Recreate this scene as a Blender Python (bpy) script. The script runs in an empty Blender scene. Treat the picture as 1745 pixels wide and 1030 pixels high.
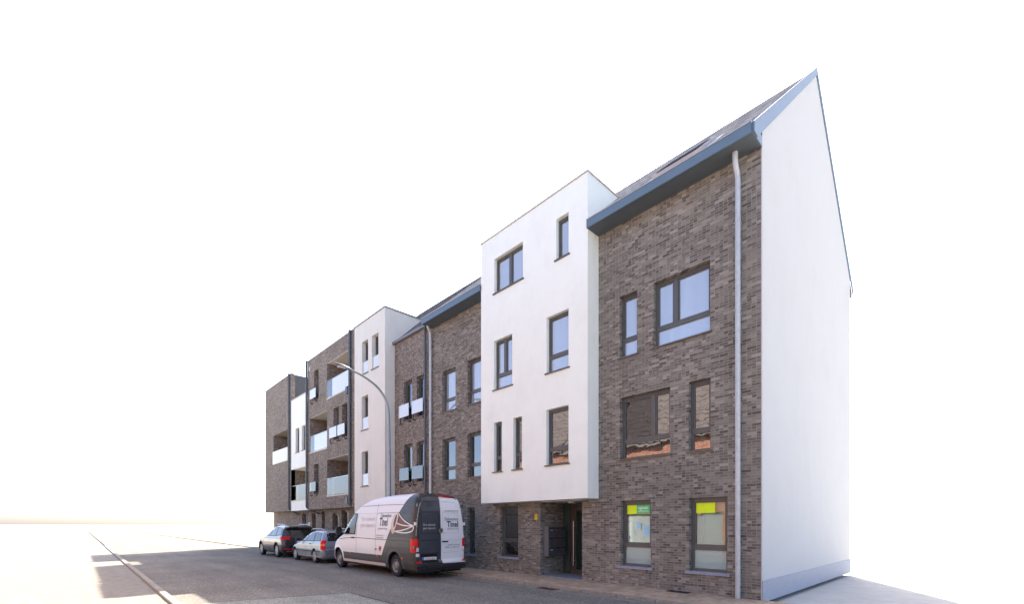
import bpy, bmesh, math, random
from mathutils import Vector
random.seed(7)
R = math.radians
scn = bpy.context.scene
COL = scn.collection

# ---------------------------------------------------------------- camera
CAM_H, CAM_D = 1.65, 10.71          # eye height, distance to the facade plane y = 0
cd = bpy.data.cameras.new('camera'); cam = bpy.data.objects.new('camera', cd); COL.objects.link(cam)
cam.location = (0, -CAM_D, CAM_H)
cam.rotation_euler = (R(90), 0, math.atan2(0.7241, 0.6897))
cd.sensor_width = 36; cd.lens = 774.6 / 1745 * 36
cd.shift_y = (894.5 - 515) / 1745
cd.clip_start = 0.1; cd.clip_end = 6000
scn.camera = cam
# ---------------------------------------------------------------- world, sun, exposure
SUN_AZ, SUN_EL = -30, 46            # azimuth from +Y (clockwise), elevation
w = bpy.data.worlds.new('World'); scn.world = w; w.use_nodes = True
nt = w.node_tree; bg = nt.nodes['Background']
sky = nt.nodes.new('ShaderNodeTexSky'); sky.sky_type = 'NISHITA'; sky.sun_disc = False
sky.sun_elevation = R(SUN_EL); sky.sun_rotation = R(SUN_AZ)
sky.air_density = 0.6; sky.dust_density = 2.6; sky.ozone_density = 0.2
nt.links.new(sky.outputs[0], bg.inputs[0]); bg.inputs[1].default_value = 0.15
ld = bpy.data.lights.new('sun', 'SUN'); ld.energy = 4.0; ld.angle = R(0.5); ld.color = (1, .93, .82)
sun = bpy.data.objects.new('sun', ld); COL.objects.link(sun)
sd = Vector((math.sin(R(SUN_AZ)) * math.cos(R(SUN_EL)), math.cos(R(SUN_AZ)) * math.cos(R(SUN_EL)), math.sin(R(SUN_EL))))
sun.rotation_euler = sd.to_track_quat('Z', 'Y').to_euler(); sun.location = sd * 60
scn.view_settings.view_transform = 'Standard'; scn.view_settings.look = 'None'
scn.view_settings.exposure = 2.0; scn.view_settings.gamma = 1
scn.render.engine = 'CYCLES'

# ---------------------------------------------------------------- helpers: measuring
def qx(px): return .9525 * (px - 1685.6) / (px - 134.4)
def P(px, py, y=0.0):               # pixel of the photo -> (X, Z) on the upright plane at depth y
    d = y + CAM_D; t = d / (.7241 * (px - 134.4))
    return qx(px) * d, CAM_H + (894.5 - py) * t

# ---------------------------------------------------------------- helpers: materials
def srgb(c):
    return tuple(((v / 255) / 12.92 if v / 255 <= .04045 else ((v / 255 + .055) / 1.055) ** 2.4) for v in c) + (1,)
class NT:
    def __init__(s, name):
        s.m = bpy.data.materials.new(name); s.m.use_nodes = True; s.t = s.m.node_tree
        s.b = s.t.nodes['Principled BSDF']; s.out = s.t.nodes['Material Output']
        s.tc = s.t.nodes.new('ShaderNodeTexCoord')
    def n(s, typ, **k):
        x = s.t.nodes.new('ShaderNode' + typ)
        for a, b in k.items(): setattr(x, a, b)
        return x
    def l(s, a, b): s.t.links.new(a, b)
    def math(s, op, a, b=None, c=None):
        x = s.n('Math', operation=op)
        for i, v in enumerate((a, b, c)):
            if v is None: continue
            if hasattr(v, 'links'): s.l(v, x.inputs[i])
            else: x.inputs[i].default_value = v
        return x.outputs[0]
    def noise(s, scale, detail=4, rough=.6, vec=None, out='Fac'):
        x = s.n('TexNoise'); x.inputs['Scale'].default_value = scale; x.inputs['Detail'].default_value = detail
        x.inputs['Roughness'].default_value = rough
        s.l(vec if vec is not None else s.tc.outputs['Object'], x.inputs['Vector'])
        return x.outputs[out]
    def ramp(s, fac, stops, interp='LINEAR'):
        x = s.n('ValToRGB'); x.color_ramp.interpolation = interp
        e = x.color_ramp.elements
        while len(e) < len(stops): e.new(.5)
        for i, (p, c) in enumerate(stops):
            e[i].position = p; e[i].color = c if len(c) == 4 else tuple(c) + (1,)
        s.l(fac, x.inputs[0]); return x.outputs[0]
    def mix(s, fac, a, b, blend='MIX'):
        x = s.n('Mix', data_type='RGBA', blend_type=blend)
        for sock, v in ((x.inputs['Factor'], fac), (x.inputs['A'], a), (x.inputs['B'], b)):
            pass
        ins = [i for i in x.inputs if i.enabled]
        F, A, B = ins[0], ins[1], ins[2]
        for sock, v in ((F, fac), (A, a), (B, b)):
            if hasattr(v, 'links'): s.l(v, sock)
            else: sock.default_value = v
        return [o for o in x.outputs if o.enabled][0]
    def bump(s, h, strength=.3, dist=.01):
        x = s.n('Bump'); x.inputs['Strength'].default_value = strength; x.inputs['Distance'].default_value = dist
        s.l(h, x.inputs['Height']); s.l(x.outputs[0], s.b.inputs['Normal'])
    def set(s, col=None, rough=None, metal=None, spec=None, coat=None):
        if col is not None:
            if hasattr(col, 'links'): s.l(col, s.b.inputs['Base Color'])
            else: s.b.inputs['Base Color'].default_value = col
        if rough is not None:
            if hasattr(rough, 'links'): s.l(rough, s.b.inputs['Roughness'])
            else: s.b.inputs['Roughness'].default_value = rough
        if metal is not None: s.b.inputs['Metallic'].default_value = metal
        if spec is not None: s.b.inputs['Specular IOR Level'].default_value = spec
        if coat is not None: s.b.inputs['Coat Weight'].default_value = coat; s.b.inputs['Coat Roughness'].default_value = .03
        return s.m

def plain(name, c, rough=.5, metal=0, var=.12, scale=6, coat=None, spec=None, bump=0):
    a = NT(name); col = srgb(c); n = a.noise(scale)
    lo = tuple(v * (1 - var) for v in col[:3]) + (1,); hi = tuple(min(1, v * (1 + var)) for v in col[:3]) + (1,)
    a.set(a.ramp(n, [(.3, lo), (.7, hi)]), rough, metal, spec, coat)
    if bump: a.bump(a.noise(scale * 20), bump, .004)
    return a.m

def wall_uv(a):
    s = a.n('SeparateXYZ'); a.l(a.tc.outputs['Object'], s.inputs[0])
    u = a.math('ADD', s.outputs[0], s.outputs[1])
    return u, s.outputs[2], s

def brick(name, stops, mortar, bw=.195, bh=.061, mh=.012, stain=True):
    a = NT(name); u, z, s = wall_uv(a)
    rowf = a.math('DIVIDE', a.math('ADD', z, 50.0), bh); row = a.math('FLOOR', rowf)
    off = a.math('MULTIPLY', a.math('MODULO', row, 2.0), .5)
    jn = a.n('TexWhiteNoise', noise_dimensions='1D'); a.l(row, jn.inputs['W'])
    off = a.math('ADD', off, a.math('MULTIPLY', jn.outputs['Value'], .10))
    cf = a.math('ADD', a.math('DIVIDE', a.math('ADD', u, 200.0), bw), off); colm = a.math('FLOOR', cf)
    fx = a.math('SUBTRACT', cf, colm); fz = a.math('SUBTRACT', rowf, row)
    # some stretchers are replaced by a pair of headers
    hv = a.n('CombineXYZ'); a.l(colm, hv.inputs[0]); a.l(row, hv.inputs[1]); hv.inputs[2].default_value = 7.3
    hn = a.n('TexWhiteNoise', noise_dimensions='3D'); a.l(hv.outputs[0], hn.inputs['Vector'])
    k = a.math('ADD', 1.0, a.math('GREATER_THAN', hn.outputs['Value'], .66))
    fk = a.math('MULTIPLY', fx, k); sub = a.math('FLOOR', fk); fx = a.math('DIVIDE', a.math('SUBTRACT', fk, sub), k); colm = a.math('ADD', colm, a.math('MULTIPLY', sub, .5))
    wob = a.math('MULTIPLY', a.math('SUBTRACT', a.noise(30, 2), .5), .25)
    m1 = a.math('LESS_THAN', a.math('ADD', fz, wob), mh / bh); m2 = a.math('LESS_THAN', a.math('ADD', fx, a.math('MULTIPLY', wob, .3)), mh / bw)
    mort = a.math('MAXIMUM', m1, m2)
    cv = a.n('CombineXYZ'); a.l(colm, cv.inputs[0]); a.l(row, cv.inputs[1])
    wn = a.n('TexWhiteNoise', noise_dimensions='2D'); a.l(cv.outputs[0], wn.inputs['Vector'])
    col = a.ramp(wn.outputs['Value'], [(p, srgb(c)) for p, c in stops])
    mot = a.ramp(a.noise(60, 3), [(.3, (.8, .8, .8)), (.7, (1.15, 1.15, 1.15))])
    col = a.mix(1.0, col, mot, 'MULTIPLY')
    col = a.mix(mort, col, srgb(mortar))
    big = a.ramp(a.noise(.55, 5), [(.3, (.86, .86, .86)), (.7, (1.1, 1.1, 1.09))])
    col = a.mix(1.0, col, big, 'MULTIPLY')
    if stain:   # lime bloom and splashes near the pavement
        zz = a.n('MapRange'); a.l(z, zz.inputs[0]); zz.inputs[1].default_value = .05; zz.inputs[2].default_value = .38
        zz.inputs[3].default_value = 1; zz.inputs[4].default_value = 0
        f = a.math('MULTIPLY', zz.outputs[0], a.ramp(a.noise(3.2, 6, .7), [(.56, (0, 0, 0)), (.66, (1, 1, 1))]))
        col = a.mix(a.math('MULTIPLY', f, .55), col, srgb((190, 185, 178)))
    a.set(col, .88, spec=.25)
    h = a.math('ADD', a.math('MULTIPLY', a.math('SUBTRACT', 1.0, mort), 1.0), a.math('MULTIPLY', wn.outputs['Value'], .5))
    a.bump(h, .55, .008)
    return a.m

M = {}
M['brick'] = brick('grey_brown_brick', [(0, (86, 80, 74)), (.12, (102, 96, 90)), (.3, (114, 108, 101)), (.6, (125, 119, 112)), (.88, (138, 132, 124)), (1, (158, 151, 142))], (146, 139, 130), bw=.2, bh=.063)
M['brick_b'] = brick('mottled_brown_brick', [(0, (88, 80, 73)), (.15, (106, 97, 89)), (.3, (116, 107, 99)), (.6, (128, 118, 110)), (.85, (144, 134, 125)), (1, (166, 156, 146))], (146, 136, 126), bw=.12, bh=.061)
M['brick_red'] = brick('orange_brick', [(0, (148, 92, 72)), (.5, (176, 116, 92)), (1, (194, 138, 114))], (188, 170, 156))
def render_mat(name, c, grime=.1):
    a = NT(name); u, z, s = wall_uv(a)
    vec = a.n('CombineXYZ'); a.l(a.math('MULTIPLY', u, 1.6), vec.inputs[0]); a.l(a.math('MULTIPLY', z, .5), vec.inputs[1])
    streak = a.noise(1.2, 6, .65, vec.outputs[0]); n2 = a.noise(.8, 6, .7)
    f = a.math('MULTIPLY', a.math('MAXIMUM', a.math('SUBTRACT', a.math('MULTIPLY', streak, n2), .2), 0.0), grime * 8)
    col = a.mix(f, srgb(c), srgb((170, 162, 150)))
    a.set(col, .85, spec=.3); a.bump(a.noise(180, 3), .25, .004); return a.m
M['white'] = render_mat('white_render', (238, 242, 234), .07)
M['white_old'] = render_mat('weathered_white_render', (220, 218, 209), .10)
M['frame'] = plain('window_frame_grey_brown', (86, 87, 85), .4, var=.06)
M['frame_w'] = plain('window_frame_mid_grey', (120, 118, 116), .4, var=.06)
M['sill'] = plain('sill_grey_aluminium', (98, 92, 88), .4, .3, .1)
M['stone'] = plain('bluestone', (140, 146, 160), .6, var=.12, scale=14)
M['slab'] = plain('concrete_coping', (205, 200, 192), .8, var=.1, scale=5)
M['fascia'] = plain('blue_grey_fascia', (94, 115, 132), .45, var=.05, scale=2)
M['soffit'] = plain('dark_slate_soffit', (84, 94, 102), .7, var=.06, scale=3)
M['zinc'] = plain('zinc', (184, 188, 190), .5, .35, .12, 9)
M['dark_pipe'] = plain('anthracite_pipe', (88, 95, 102), .45, .3, .1, 7)
M['gutter'] = plain('weathered_gutter', (128, 128, 128), .5, .4, .12)
M['coping'] = plain('aluminium_coping', (196, 188, 180), .4, .5, .06)
M['steel'] = plain('brushed_steel', (190, 188, 184), .3, .9, .05)
M['lamp_metal'] = plain('galvanised_lamp_steel', (150, 158, 164), .42, .55, .12, 12)
M['black'] = plain('black_plastic', (26, 27, 29), .55, var=.2)
M['bracket'] = plain('dark_bracket_steel', (48, 50, 52), .5, .4, .1)
M['interior'] = plain('dark_interior', (40, 40, 42), .9)
M['white_plastic'] = plain('white_plastic', (222, 222, 218), .4, var=.04)
M['ceiling'] = plain('pale_ceiling_board', (210, 206, 198), .8, var=.06)
M['blind'] = plain('pale_green_screen', (222, 232, 226), .8, var=.05, scale=2)
M['curtain'] = plain('net_curtain', (200, 212, 222), .9, var=.1)
M['yellow'] = plain('yellow_enamel', (232, 196, 26), .4, var=.04)
M['lime'] = plain('lime_banner', (224, 250, 20), .5, var=.04)
M['green'] = plain('green_banner', (60, 205, 112), .5, var=.06)
M['white_print'] = plain('white_print', (240, 242, 240), .5, var=.02)
M['slate'] = plain('slate_cladding', (74, 76, 80), .7, var=.16, scale=3)
M['door_leaf'] = plain('door_bronze_grey', (70, 66, 60), .4, var=.06)

def matte(name, c):
    a = NT(name); a.t.nodes.remove(a.b); d = a.n('BsdfDiffuse'); col = srgb(c)
    a.l(a.ramp(a.noise(5), [(.3, tuple(v * .85 for v in col[:3])), (.7, tuple(v * 1.15 for v in col[:3]))]), d.inputs[0]); a.l(d.outputs[0], a.out.inputs[0]); return a.m
M['flashing'] = matte('grey_lead_flashing', (200, 196, 192)); M['rw_frame'] = matte('roof_window_frame', (176, 172, 174)); M['rw_blind'] = matte('roof_window_blind', (60, 60, 66))
def tile_mat(name, c, var=.3, rh=.22):
    a = NT(name); s = a.n('SeparateXYZ'); a.l(a.tc.outputs['Object'], s.inputs[0])
    v = a.math('DIVIDE', s.outputs[1], rh); row = a.math('FLOOR', v); f = a.math('SUBTRACT', v, row)
    uu = a.math('ADD', a.math('DIVIDE', s.outputs[0], .28), a.math('MULTIPLY', a.math('MODULO', a.math('ADD', row, 100.0), 2.0), .5))
    cf = a.math('FLOOR', uu); fu = a.math('SUBTRACT', uu, cf)
    cv = a.n('CombineXYZ'); a.l(cf, cv.inputs[0]); a.l(row, cv.inputs[1])
    wn = a.n('TexWhiteNoise', noise_dimensions='2D'); a.l(cv.outputs[0], wn.inputs['Vector'])
    col = srgb(c); lo = tuple(x * (1 - var) for x in col[:3]); hi = tuple(x * (1 + var) for x in col[:3])
    cc = a.ramp(wn.outputs['Value'], [(0, lo), (1, hi)])
    edge = a.math('MAXIMUM', a.math('LESS_THAN', f, .14), a.math('LESS_THAN', fu, .06))
    cc = a.mix(a.math('MULTIPLY', edge, .75), cc, (.03, .03, .03, 1))
    a.t.nodes.remove(a.b); d = a.n('BsdfDiffuse'); a.l(cc, d.inputs[0]); d.inputs['Roughness'].default_value = .6
    b = a.n('Bump'); b.inputs['Strength'].default_value = .35; b.inputs['Distance'].default_value = .01; a.l(a.math('SUBTRACT', 1.0, f), b.inputs['Height']); a.l(b.outputs[0], d.inputs['Normal'])
    a.l(d.outputs[0], a.out.inputs[0]); return a.m
M['tile'] = tile_mat('grey_roof_tiles', (150, 148, 147))
M['tile_b'] = tile_mat('dark_roof_tiles', (92, 92, 95))
M['tile_brown'] = tile_mat('brown_roof_tiles', (132, 122, 118), .08, .34)

def glass_mat(name, base, ior=2.3, tint=(1, 1, 1, 1), wav=.02, see=0.0, folds=0):
    a = NT(name); t = a.t
    t.nodes.remove(a.b)
    dif = a.n('BsdfDiffuse'); dif.inputs['Color'].default_value = base
    gl = a.n('BsdfGlossy'); gl.inputs['Roughness'].default_value = .015; gl.inputs['Color'].default_value = tint
    b = a.n('Bump'); b.inputs['Strength'].default_value = wav; b.inputs['Distance'].default_value = .05
    a.l(a.noise(2.2, 2, .5), b.inputs['Height']); a.l(b.outputs[0], gl.inputs['Normal'])
    fr = a.n('Fresnel'); fr.inputs['IOR'].default_value = ior
    body = dif.outputs[0]
    if folds:   # net curtain folds painted into the pane's base colour
        sp = a.n('SeparateXYZ'); a.l(a.tc.outputs['Object'], sp.inputs[0]); cv = a.n('CombineXYZ')
        a.l(a.math('MULTIPLY', sp.outputs[0], 5.0), cv.inputs[0]); a.l(a.math('MULTIPLY', sp.outputs[2], .25), cv.inputs[1])
        k = tuple(v * folds for v in base[:3]); a.l(a.ramp(a.noise(1.0, 2, .5, cv.outputs[0]), [(.38, k), (.62, base)]), dif.inputs[0])
    if see > 0:
        tr = a.n('BsdfTransparent'); tr.inputs[0].default_value = (.82, .88, .86, 1)
        mm = a.n('MixShader'); mm.inputs[0].default_value = see; a.l(dif.outputs[0], mm.inputs[1]); a.l(tr.outputs[0], mm.inputs[2]); body = mm.outputs[0]
    mx = a.n('MixShader'); a.l(fr.outputs[0], mx.inputs[0]); a.l(body, mx.inputs[1]); a.l(gl.outputs[0], mx.inputs[2])
    a.l(mx.outputs[0], a.out.inputs[0]); return a.m
M['glass'] = glass_mat('window_glass', (.025, .028, .03, 1), 2.9, wav=.05)
M['glass_net_sky'] = glass_mat('window_glass_net_sky_tone', (.36, .40, .46, 1), 3.4, wav=.02, folds=.92)  # pale blue base paints in sky reflection along with the net curtain
M['glass_mesh'] = glass_mat('window_glass_behind_screen', (.03, .03, .03, 1), 2.1, tint=(.6, .6, .62, 1), wav=.05)
M['glass_clear'] = glass_mat('clear_shop_glass', (.1, .12, .12, 1), 1.9, see=.93, wav=.03)
M['glass_film'] = glass_mat('glass_with_pale_film', (.33, .42, .40, 1), 1.6, wav=.03)
M['glass_door'] = glass_mat('entrance_door_glass', (.012, .028, .026, 1), 1.5, wav=.02)
M['glass_side'] = glass_mat('entrance_side_light_glass', (.04, .10, .095, 1), 1.5, wav=.02)
M['glass_rail'] = glass_mat('balustrade_glass', (.78, .81, .81, 1), 2.4, wav=.02, see=.2)
M['glass_rail_clear'] = glass_mat('clear_balustrade_glass', (.1, .1, .1, 1), 2.4, wav=.04, see=.6)
M['car_glass'] = glass_mat('car_glass', (.01, .012, .013, 1), 1.65, wav=.0)

# ---------------------------------------------------------------- helpers: objects
def tag(o, label=None, cat=None, group=None, kind=None):
    if label: o['label'] = label
    if cat: o['category'] = cat
    if group: o['group'] = group
    if kind: o['kind'] = kind
    return o
def thing(name, label, cat, loc=(0, 0, 0), rz=0, group=None):
    o = bpy.data.objects.new(name, None); COL.objects.link(o); o.location = loc; o.rotation_euler = (0, 0, rz)
    o.empty_display_size = .3; o['off'] = 0
    del o['off']
    return tag(o, label, cat, group)
def origin(o):
    v = Vector((0, 0, 0))
    while o is not None: v += Vector(o.location); o = o.parent
    return v
class MB:
    def __init__(s): s.v = []; s.f = []; s.fm = []; s.mi = 0
    def face(s, pts):
        n = len(s.v); s.v += [tuple(p) for p in pts]; s.f.append(list(range(n, n + len(pts)))); s.fm.append(s.mi)
    def box(s, x0, x1, y0, y1, z0, z1):
        if x0 > x1: x0, x1 = x1, x0
        if y0 > y1: y0, y1 = y1, y0
        if z0 > z1: z0, z1 = z1, z0
        n = len(s.v)
        s.v += [(x, y, z) for z in (z0, z1) for x, y in ((x0, y0), (x1, y0), (x1, y1), (x0, y1))]
        for q in ((0, 3, 2, 1), (4, 5, 6, 7), (0, 1, 5, 4), (1, 2, 6, 5), (2, 3, 7, 6), (3, 0, 4, 7)):
            s.f.append([n + i for i in q]); s.fm.append(s.mi)
        return s
    def prism(s, poly, a0, a1, axis='x'):   # poly of 2-D points extruded along an axis
        n = len(s.v); k = len(poly)
        for a in (a0, a1):
            for p in poly:
                s.v.append({'x': (a, p[0], p[1]), 'y': (p[0], a, p[1]), 'z': (p[0], p[1], a)}[axis])
        s.f.append([n + i for i in range(k)][::-1]); s.f.append([n + k + i for i in range(k)]); s.fm += [s.mi] * 2
        for i in range(k):
            j = (i + 1) % k; s.f.append([n + i, n + j, n + k + j, n + k + i]); s.fm.append(s.mi)
        return s
    def tube(s, pts, r, seg=12, cap=True):
        pts = [Vector(p) for p in pts]; rs = r if isinstance(r, (list, tuple)) else [r] * len(pts)
        n0 = len(s.v); up = Vector((0, 0, 1)); prev = None
        for i, p in enumerate(pts):
            d = (pts[min(i + 1, len(pts) - 1)] - pts[max(i - 1, 0)]).normalized()
            if prev is None:
                a = d.cross(up);
                if a.length < 1e-3: a = d.cross(Vector((0, 1, 0)))
            else: a = prev - d * prev.dot(d)
            a.normalize(); prev = a; b = d.cross(a)
            for k in range(seg):
                t = 2 * math.pi * k / seg; s.v.append(tuple(p + (a * math.cos(t) + b * math.sin(t)) * rs[i]))
        for i in range(len(pts) - 1):
            for k in range(seg):
                k2 = (k + 1) % seg; A = n0 + i * seg; s.f.append([A + k, A + seg + k, A + seg + k2, A + k2]); s.fm.append(s.mi)
        if cap:
            s.f.append([n0 + k for k in range(seg)]); s.f.append([n0 + (len(pts) - 1) * seg + k for k in range(seg)][::-1]); s.fm += [s.mi] * 2
        return s
    def lathe(s, prof, c, axis='y', seg=28, sx=1):   # profile (radius, along axis)
        n0 = len(s.v); k = len(prof)
        for i in range(seg):
            t = 2 * math.pi * i / seg; co, si = math.cos(t), math.sin(t)
            for r, h in prof:
                s.v.append((c[0] + r * co, c[1] + h, c[2] + r * si) if axis == 'y' else (c[0] + r * co, c[1] + r * si, c[2] + h))
        for i in range(seg):
            j = (i + 1) % seg
            for q in range(k - 1):
                s.f.append([n0 + i * k + q, n0 + i * k + q + 1, n0 + j * k + q + 1, n0 + j * k + q]); s.fm.append(s.mi)
        return s
    def build(s, name, mat, parent=None, smooth=False, bevel=0, fix=True):
        o3 = origin(parent) if (parent is not None and not parent.get('_local')) else Vector((0, 0, 0))
        me = bpy.data.meshes.new(name)
        me.from_pydata([(x - o3.x, y - o3.y, z - o3.z) for x, y, z in s.v], [], s.f)
        mats = mat if isinstance(mat, (list, tuple)) else [mat]
        for m_ in mats: me.materials.append(m_)
        for p, i in zip(me.polygons, s.fm): p.material_index = min(i, len(mats) - 1)
        bm = bmesh.new(); bm.from_mesh(me)
        bmesh.ops.remove_doubles(bm, verts=bm.verts, dist=1e-5)
        if fix: bmesh.ops.recalc_face_normals(bm, faces=bm.faces)
        if bevel:
            es = [e for e in bm.edges if len(e.link_faces) == 2 and e.calc_face_angle(0) > .5]
            bmesh.ops.bevel(bm, geom=es, offset=bevel, segments=2, affect='EDGES', clamp_overlap=True)
        bm.to_mesh(me); bm.free()
        if smooth:
            for p in me.polygons: p.use_smooth = True
            me.set_sharp_from_angle(angle=R(32))
        me.update()
        o = bpy.data.objects.new(name, me); COL.objects.link(o)
        if parent is not None: o.parent = parent
        return o
def B(name, mat, parent, *a, **k): return MB().box(*a).build(name, mat, parent, **k)

def text_mesh(body, size, align='LEFT', bold=0.0, sx=1.0):
    c = bpy.data.curves.new('t', 'FONT'); c.body = body; c.size = size; c.align_x = align; c.resolution_u = 3; c.offset = bold
    c.fill_mode = 'FRONT'
    o = bpy.data.objects.new('t', c); COL.objects.link(o); dg = bpy.context.evaluated_depsgraph_get(); dg.update()
    me = bpy.data.meshes.new_from_object(o.evaluated_get(dg)); bpy.data.objects.remove(o)
    return [(v.co.x * sx, v.co.y) for v in me.vertices], [list(p.vertices) for p in me.polygons]
def lettering(body, size, fn, mat, parent, name='lettering', align='LEFT', bold=0.0, sx=1.0):
    vs, fs = text_mesh(body, size, align, bold, sx)
    mb = MB(); mb.v = [fn(u, v) for u, v in vs]; mb.f = fs; mb.fm = [0] * len(fs)
    return mb.build(name, mat, parent, fix=False)

def wall(mb, x0, x1, z0, z1, y, holes, rev=.13, revs=None):
    # front wall facing -Y with openings (a,b,c,d, reveal depth)
    xs = sorted({x0, x1, *[h[0] for h in holes], *[h[1] for h in holes]}); zs = sorted({z0, z1, *[h[2] for h in holes], *[h[3] for h in holes]})
    xs = [x for x in xs if x0 <= x <= x1]; zs = [z for z in zs if z0 <= z <= z1]
    for i in range(len(xs) - 1):
        for j in range(len(zs) - 1):
            cx, cz = (xs[i] + xs[i + 1]) / 2, (zs[j] + zs[j + 1]) / 2
            if any(h[0] < cx < h[1] and h[2] < cz < h[3] for h in holes): continue
            mb.face([(xs[i], y, zs[j]), (xs[i + 1], y, zs[j]), (xs[i + 1], y, zs[j + 1]), (xs[i], y, zs[j + 1])])
    for h in holes:
        a, b, c, d = h[:4]; yr = y + (h[4] if len(h) > 4 else rev)
        mb.face([(a, y, c), (a, yr, c), (a, yr, d), (a, y, d)])
        mb.face([(b, y, c), (b, y, d), (b, yr, d), (b, yr, c)])
        mb.face([(a, y, d), (a, yr, d), (b, yr, d), (b, y, d)])
        if c > z0 + .01: mb.face([(a, y, c), (b, y, c), (b, yr, c), (a, yr, c)])
    return mb

def window(par, x0, x1, z0, z1, yw, kind='s', rev=.13, sill='alu', tz=None, split=None, pane='glass', low=None, fr='frame', name='window', fw=.06):
    """kind: s single light, d two lights; tz: height of the transom (a lower fixed light below it)"""
    yf = yw + rev; mb = MB(); f = fw
    y0, y1 = yf - .005, yf + .07
    mb.box(x0, x0 + f, y0, y1, z0, z1); mb.box(x1 - f, x1, y0, y1, z0, z1)
    mb.box(x0 + f, x1 - f, y0, y1, z1 - f * 1.25, z1); mb.box(x0 + f, x1 - f, y0, y1, z0, z0 + f)
    lo = z0 + f
    if tz: mb.box(x0 + f, x1 - f, y0, y1, tz - .05, tz + .05); lo = tz + .05
    hi = z1 - f * 1.25; xm = None
    if kind == 'd':
        xm = split if split else (x0 + x1) / 2
        mb.box(xm - .055, xm + .055, y0 - .002, y1, lo, hi)
    # inner sash step
    def sash(a, b, c, d):
        g = .035
        mb.box(a, a + g, y0 + .022, y1 + .01, c, d); mb.box(b - g, b, y0 + .022, y1 + .01, c, d)
        mb.box(a + g, b - g, y0 + .022, y1 + .01, d - g, d); mb.box(a + g, b - g, y0 + .022, y1 + .01, c, c + g)
    cells = [(x0 + f, x1 - f)] if xm is None else [(x0 + f, xm - .055), (xm + .055, x1 - f)]
    for a, b in cells: sash(a, b, lo, hi)
    o = mb.build(name, M[fr], par)
    for ci, (a, b) in enumerate(cells):
        mat = pane[min(ci, len(pane) - 1)] if isinstance(pane, tuple) else pane
        MB().box(a + .03, b - .03, yf + .04, yf + .06, lo + .03, hi - .03).build('pane', M[mat], o)
    if tz: MB().box(x0 + f - .01, x1 - f + .01, yf + .035, yf + .055, z0 + f - .01, tz - .045).build('pane', M[low or (pane[-1] if isinstance(pane, tuple) else pane)], o)
    if sill == 'alu': MB().box(x0 - .05, x1 + .05, yw - .045, yw + rev - .006, z0 - .032, z0 + .004).build('sill', M['sill'], o)
    if sill == 'stone': MB().box(x0 - .09, x1 + .07, yw - .055, yw + rev - .006, z0 - .065, z0 + .004).build('sill', M['stone'], o, bevel=.004)
    if sill == 'thin': MB().box(x0 - .02, x1 + .02, yw - .03, yw + rev - .006, z0 - .02, z0 + .004).build('sill', M['sill'], o)
    return o

# ================================================================ SETTING: ground, road, pavement
def ground_mat():
    a = NT('pale_dry_ground'); n = a.noise(.08, 8); n2 = a.noise(2.5, 5)
    col = a.ramp(n, [(.3, srgb((176, 170, 160))), (.7, srgb((200, 196, 188)))])
    col = a.mix(.35, col, a.ramp(n2, [(.3, (.3, .29, .27)), (.7, (.6, .58, .55))])); a.set(col, .95); return a.m
def asphalt(name, c, speck=1.0):
    a = NT(name); col = srgb(c)
    base = a.ramp(a.noise(.35, 6, .65), [(.3, tuple(x * .8 for x in col[:3])), (.7, tuple(x * 1.18 for x in col[:3]))])
    vo = a.n('TexVoronoi'); vo.inputs['Scale'].default_value = 46; a.l(a.tc.outputs['Object'], vo.inputs['Vector'])
    wn = a.n('TexWhiteNoise', noise_dimensions='3D'); a.l(vo.outputs['Position'], wn.inputs['Vector'])
    sp = a.ramp(wn.outputs['Value'], [(0, (.55, .55, .55)), (.6, (1, 1, 1)), (.92, (1.25, 1.23, 1.2)), (1, (2.6, 2.5, 2.4))])
    c2 = a.mix(.8 * speck, base, a.mix(1.0, base, sp, 'MULTIPLY'))
    sx = a.n('SeparateXYZ'); a.l(a.tc.outputs['Object'], sx.inputs[0])
    # wheel tracks, oil and damp patches of the road itself
    wv = a.n('CombineXYZ'); a.l(a.math('MULTIPLY', sx.outputs[0], .12), wv.inputs[0]); a.l(sx.outputs[1], wv.inputs[1])
    tr = a.ramp(a.noise(1.1, 4, .6, wv.outputs[0]), [(.35, (.84, .84, .85)), (.65, (1.1, 1.1, 1.09))])
    c2 = a.mix(1.0, c2, tr, 'MULTIPLY')
    st = a.ramp(a.noise(1.3, 5, .7), [(.66, (1, 1, 1)), (.74, (.72, .72, .72))]); c2 = a.mix(1.0, c2, st, 'MULTIPLY')
    a.set(c2, .92, spec=.3); a.bump(vo.outputs['Distance'], .5, .008); return a.m
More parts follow.
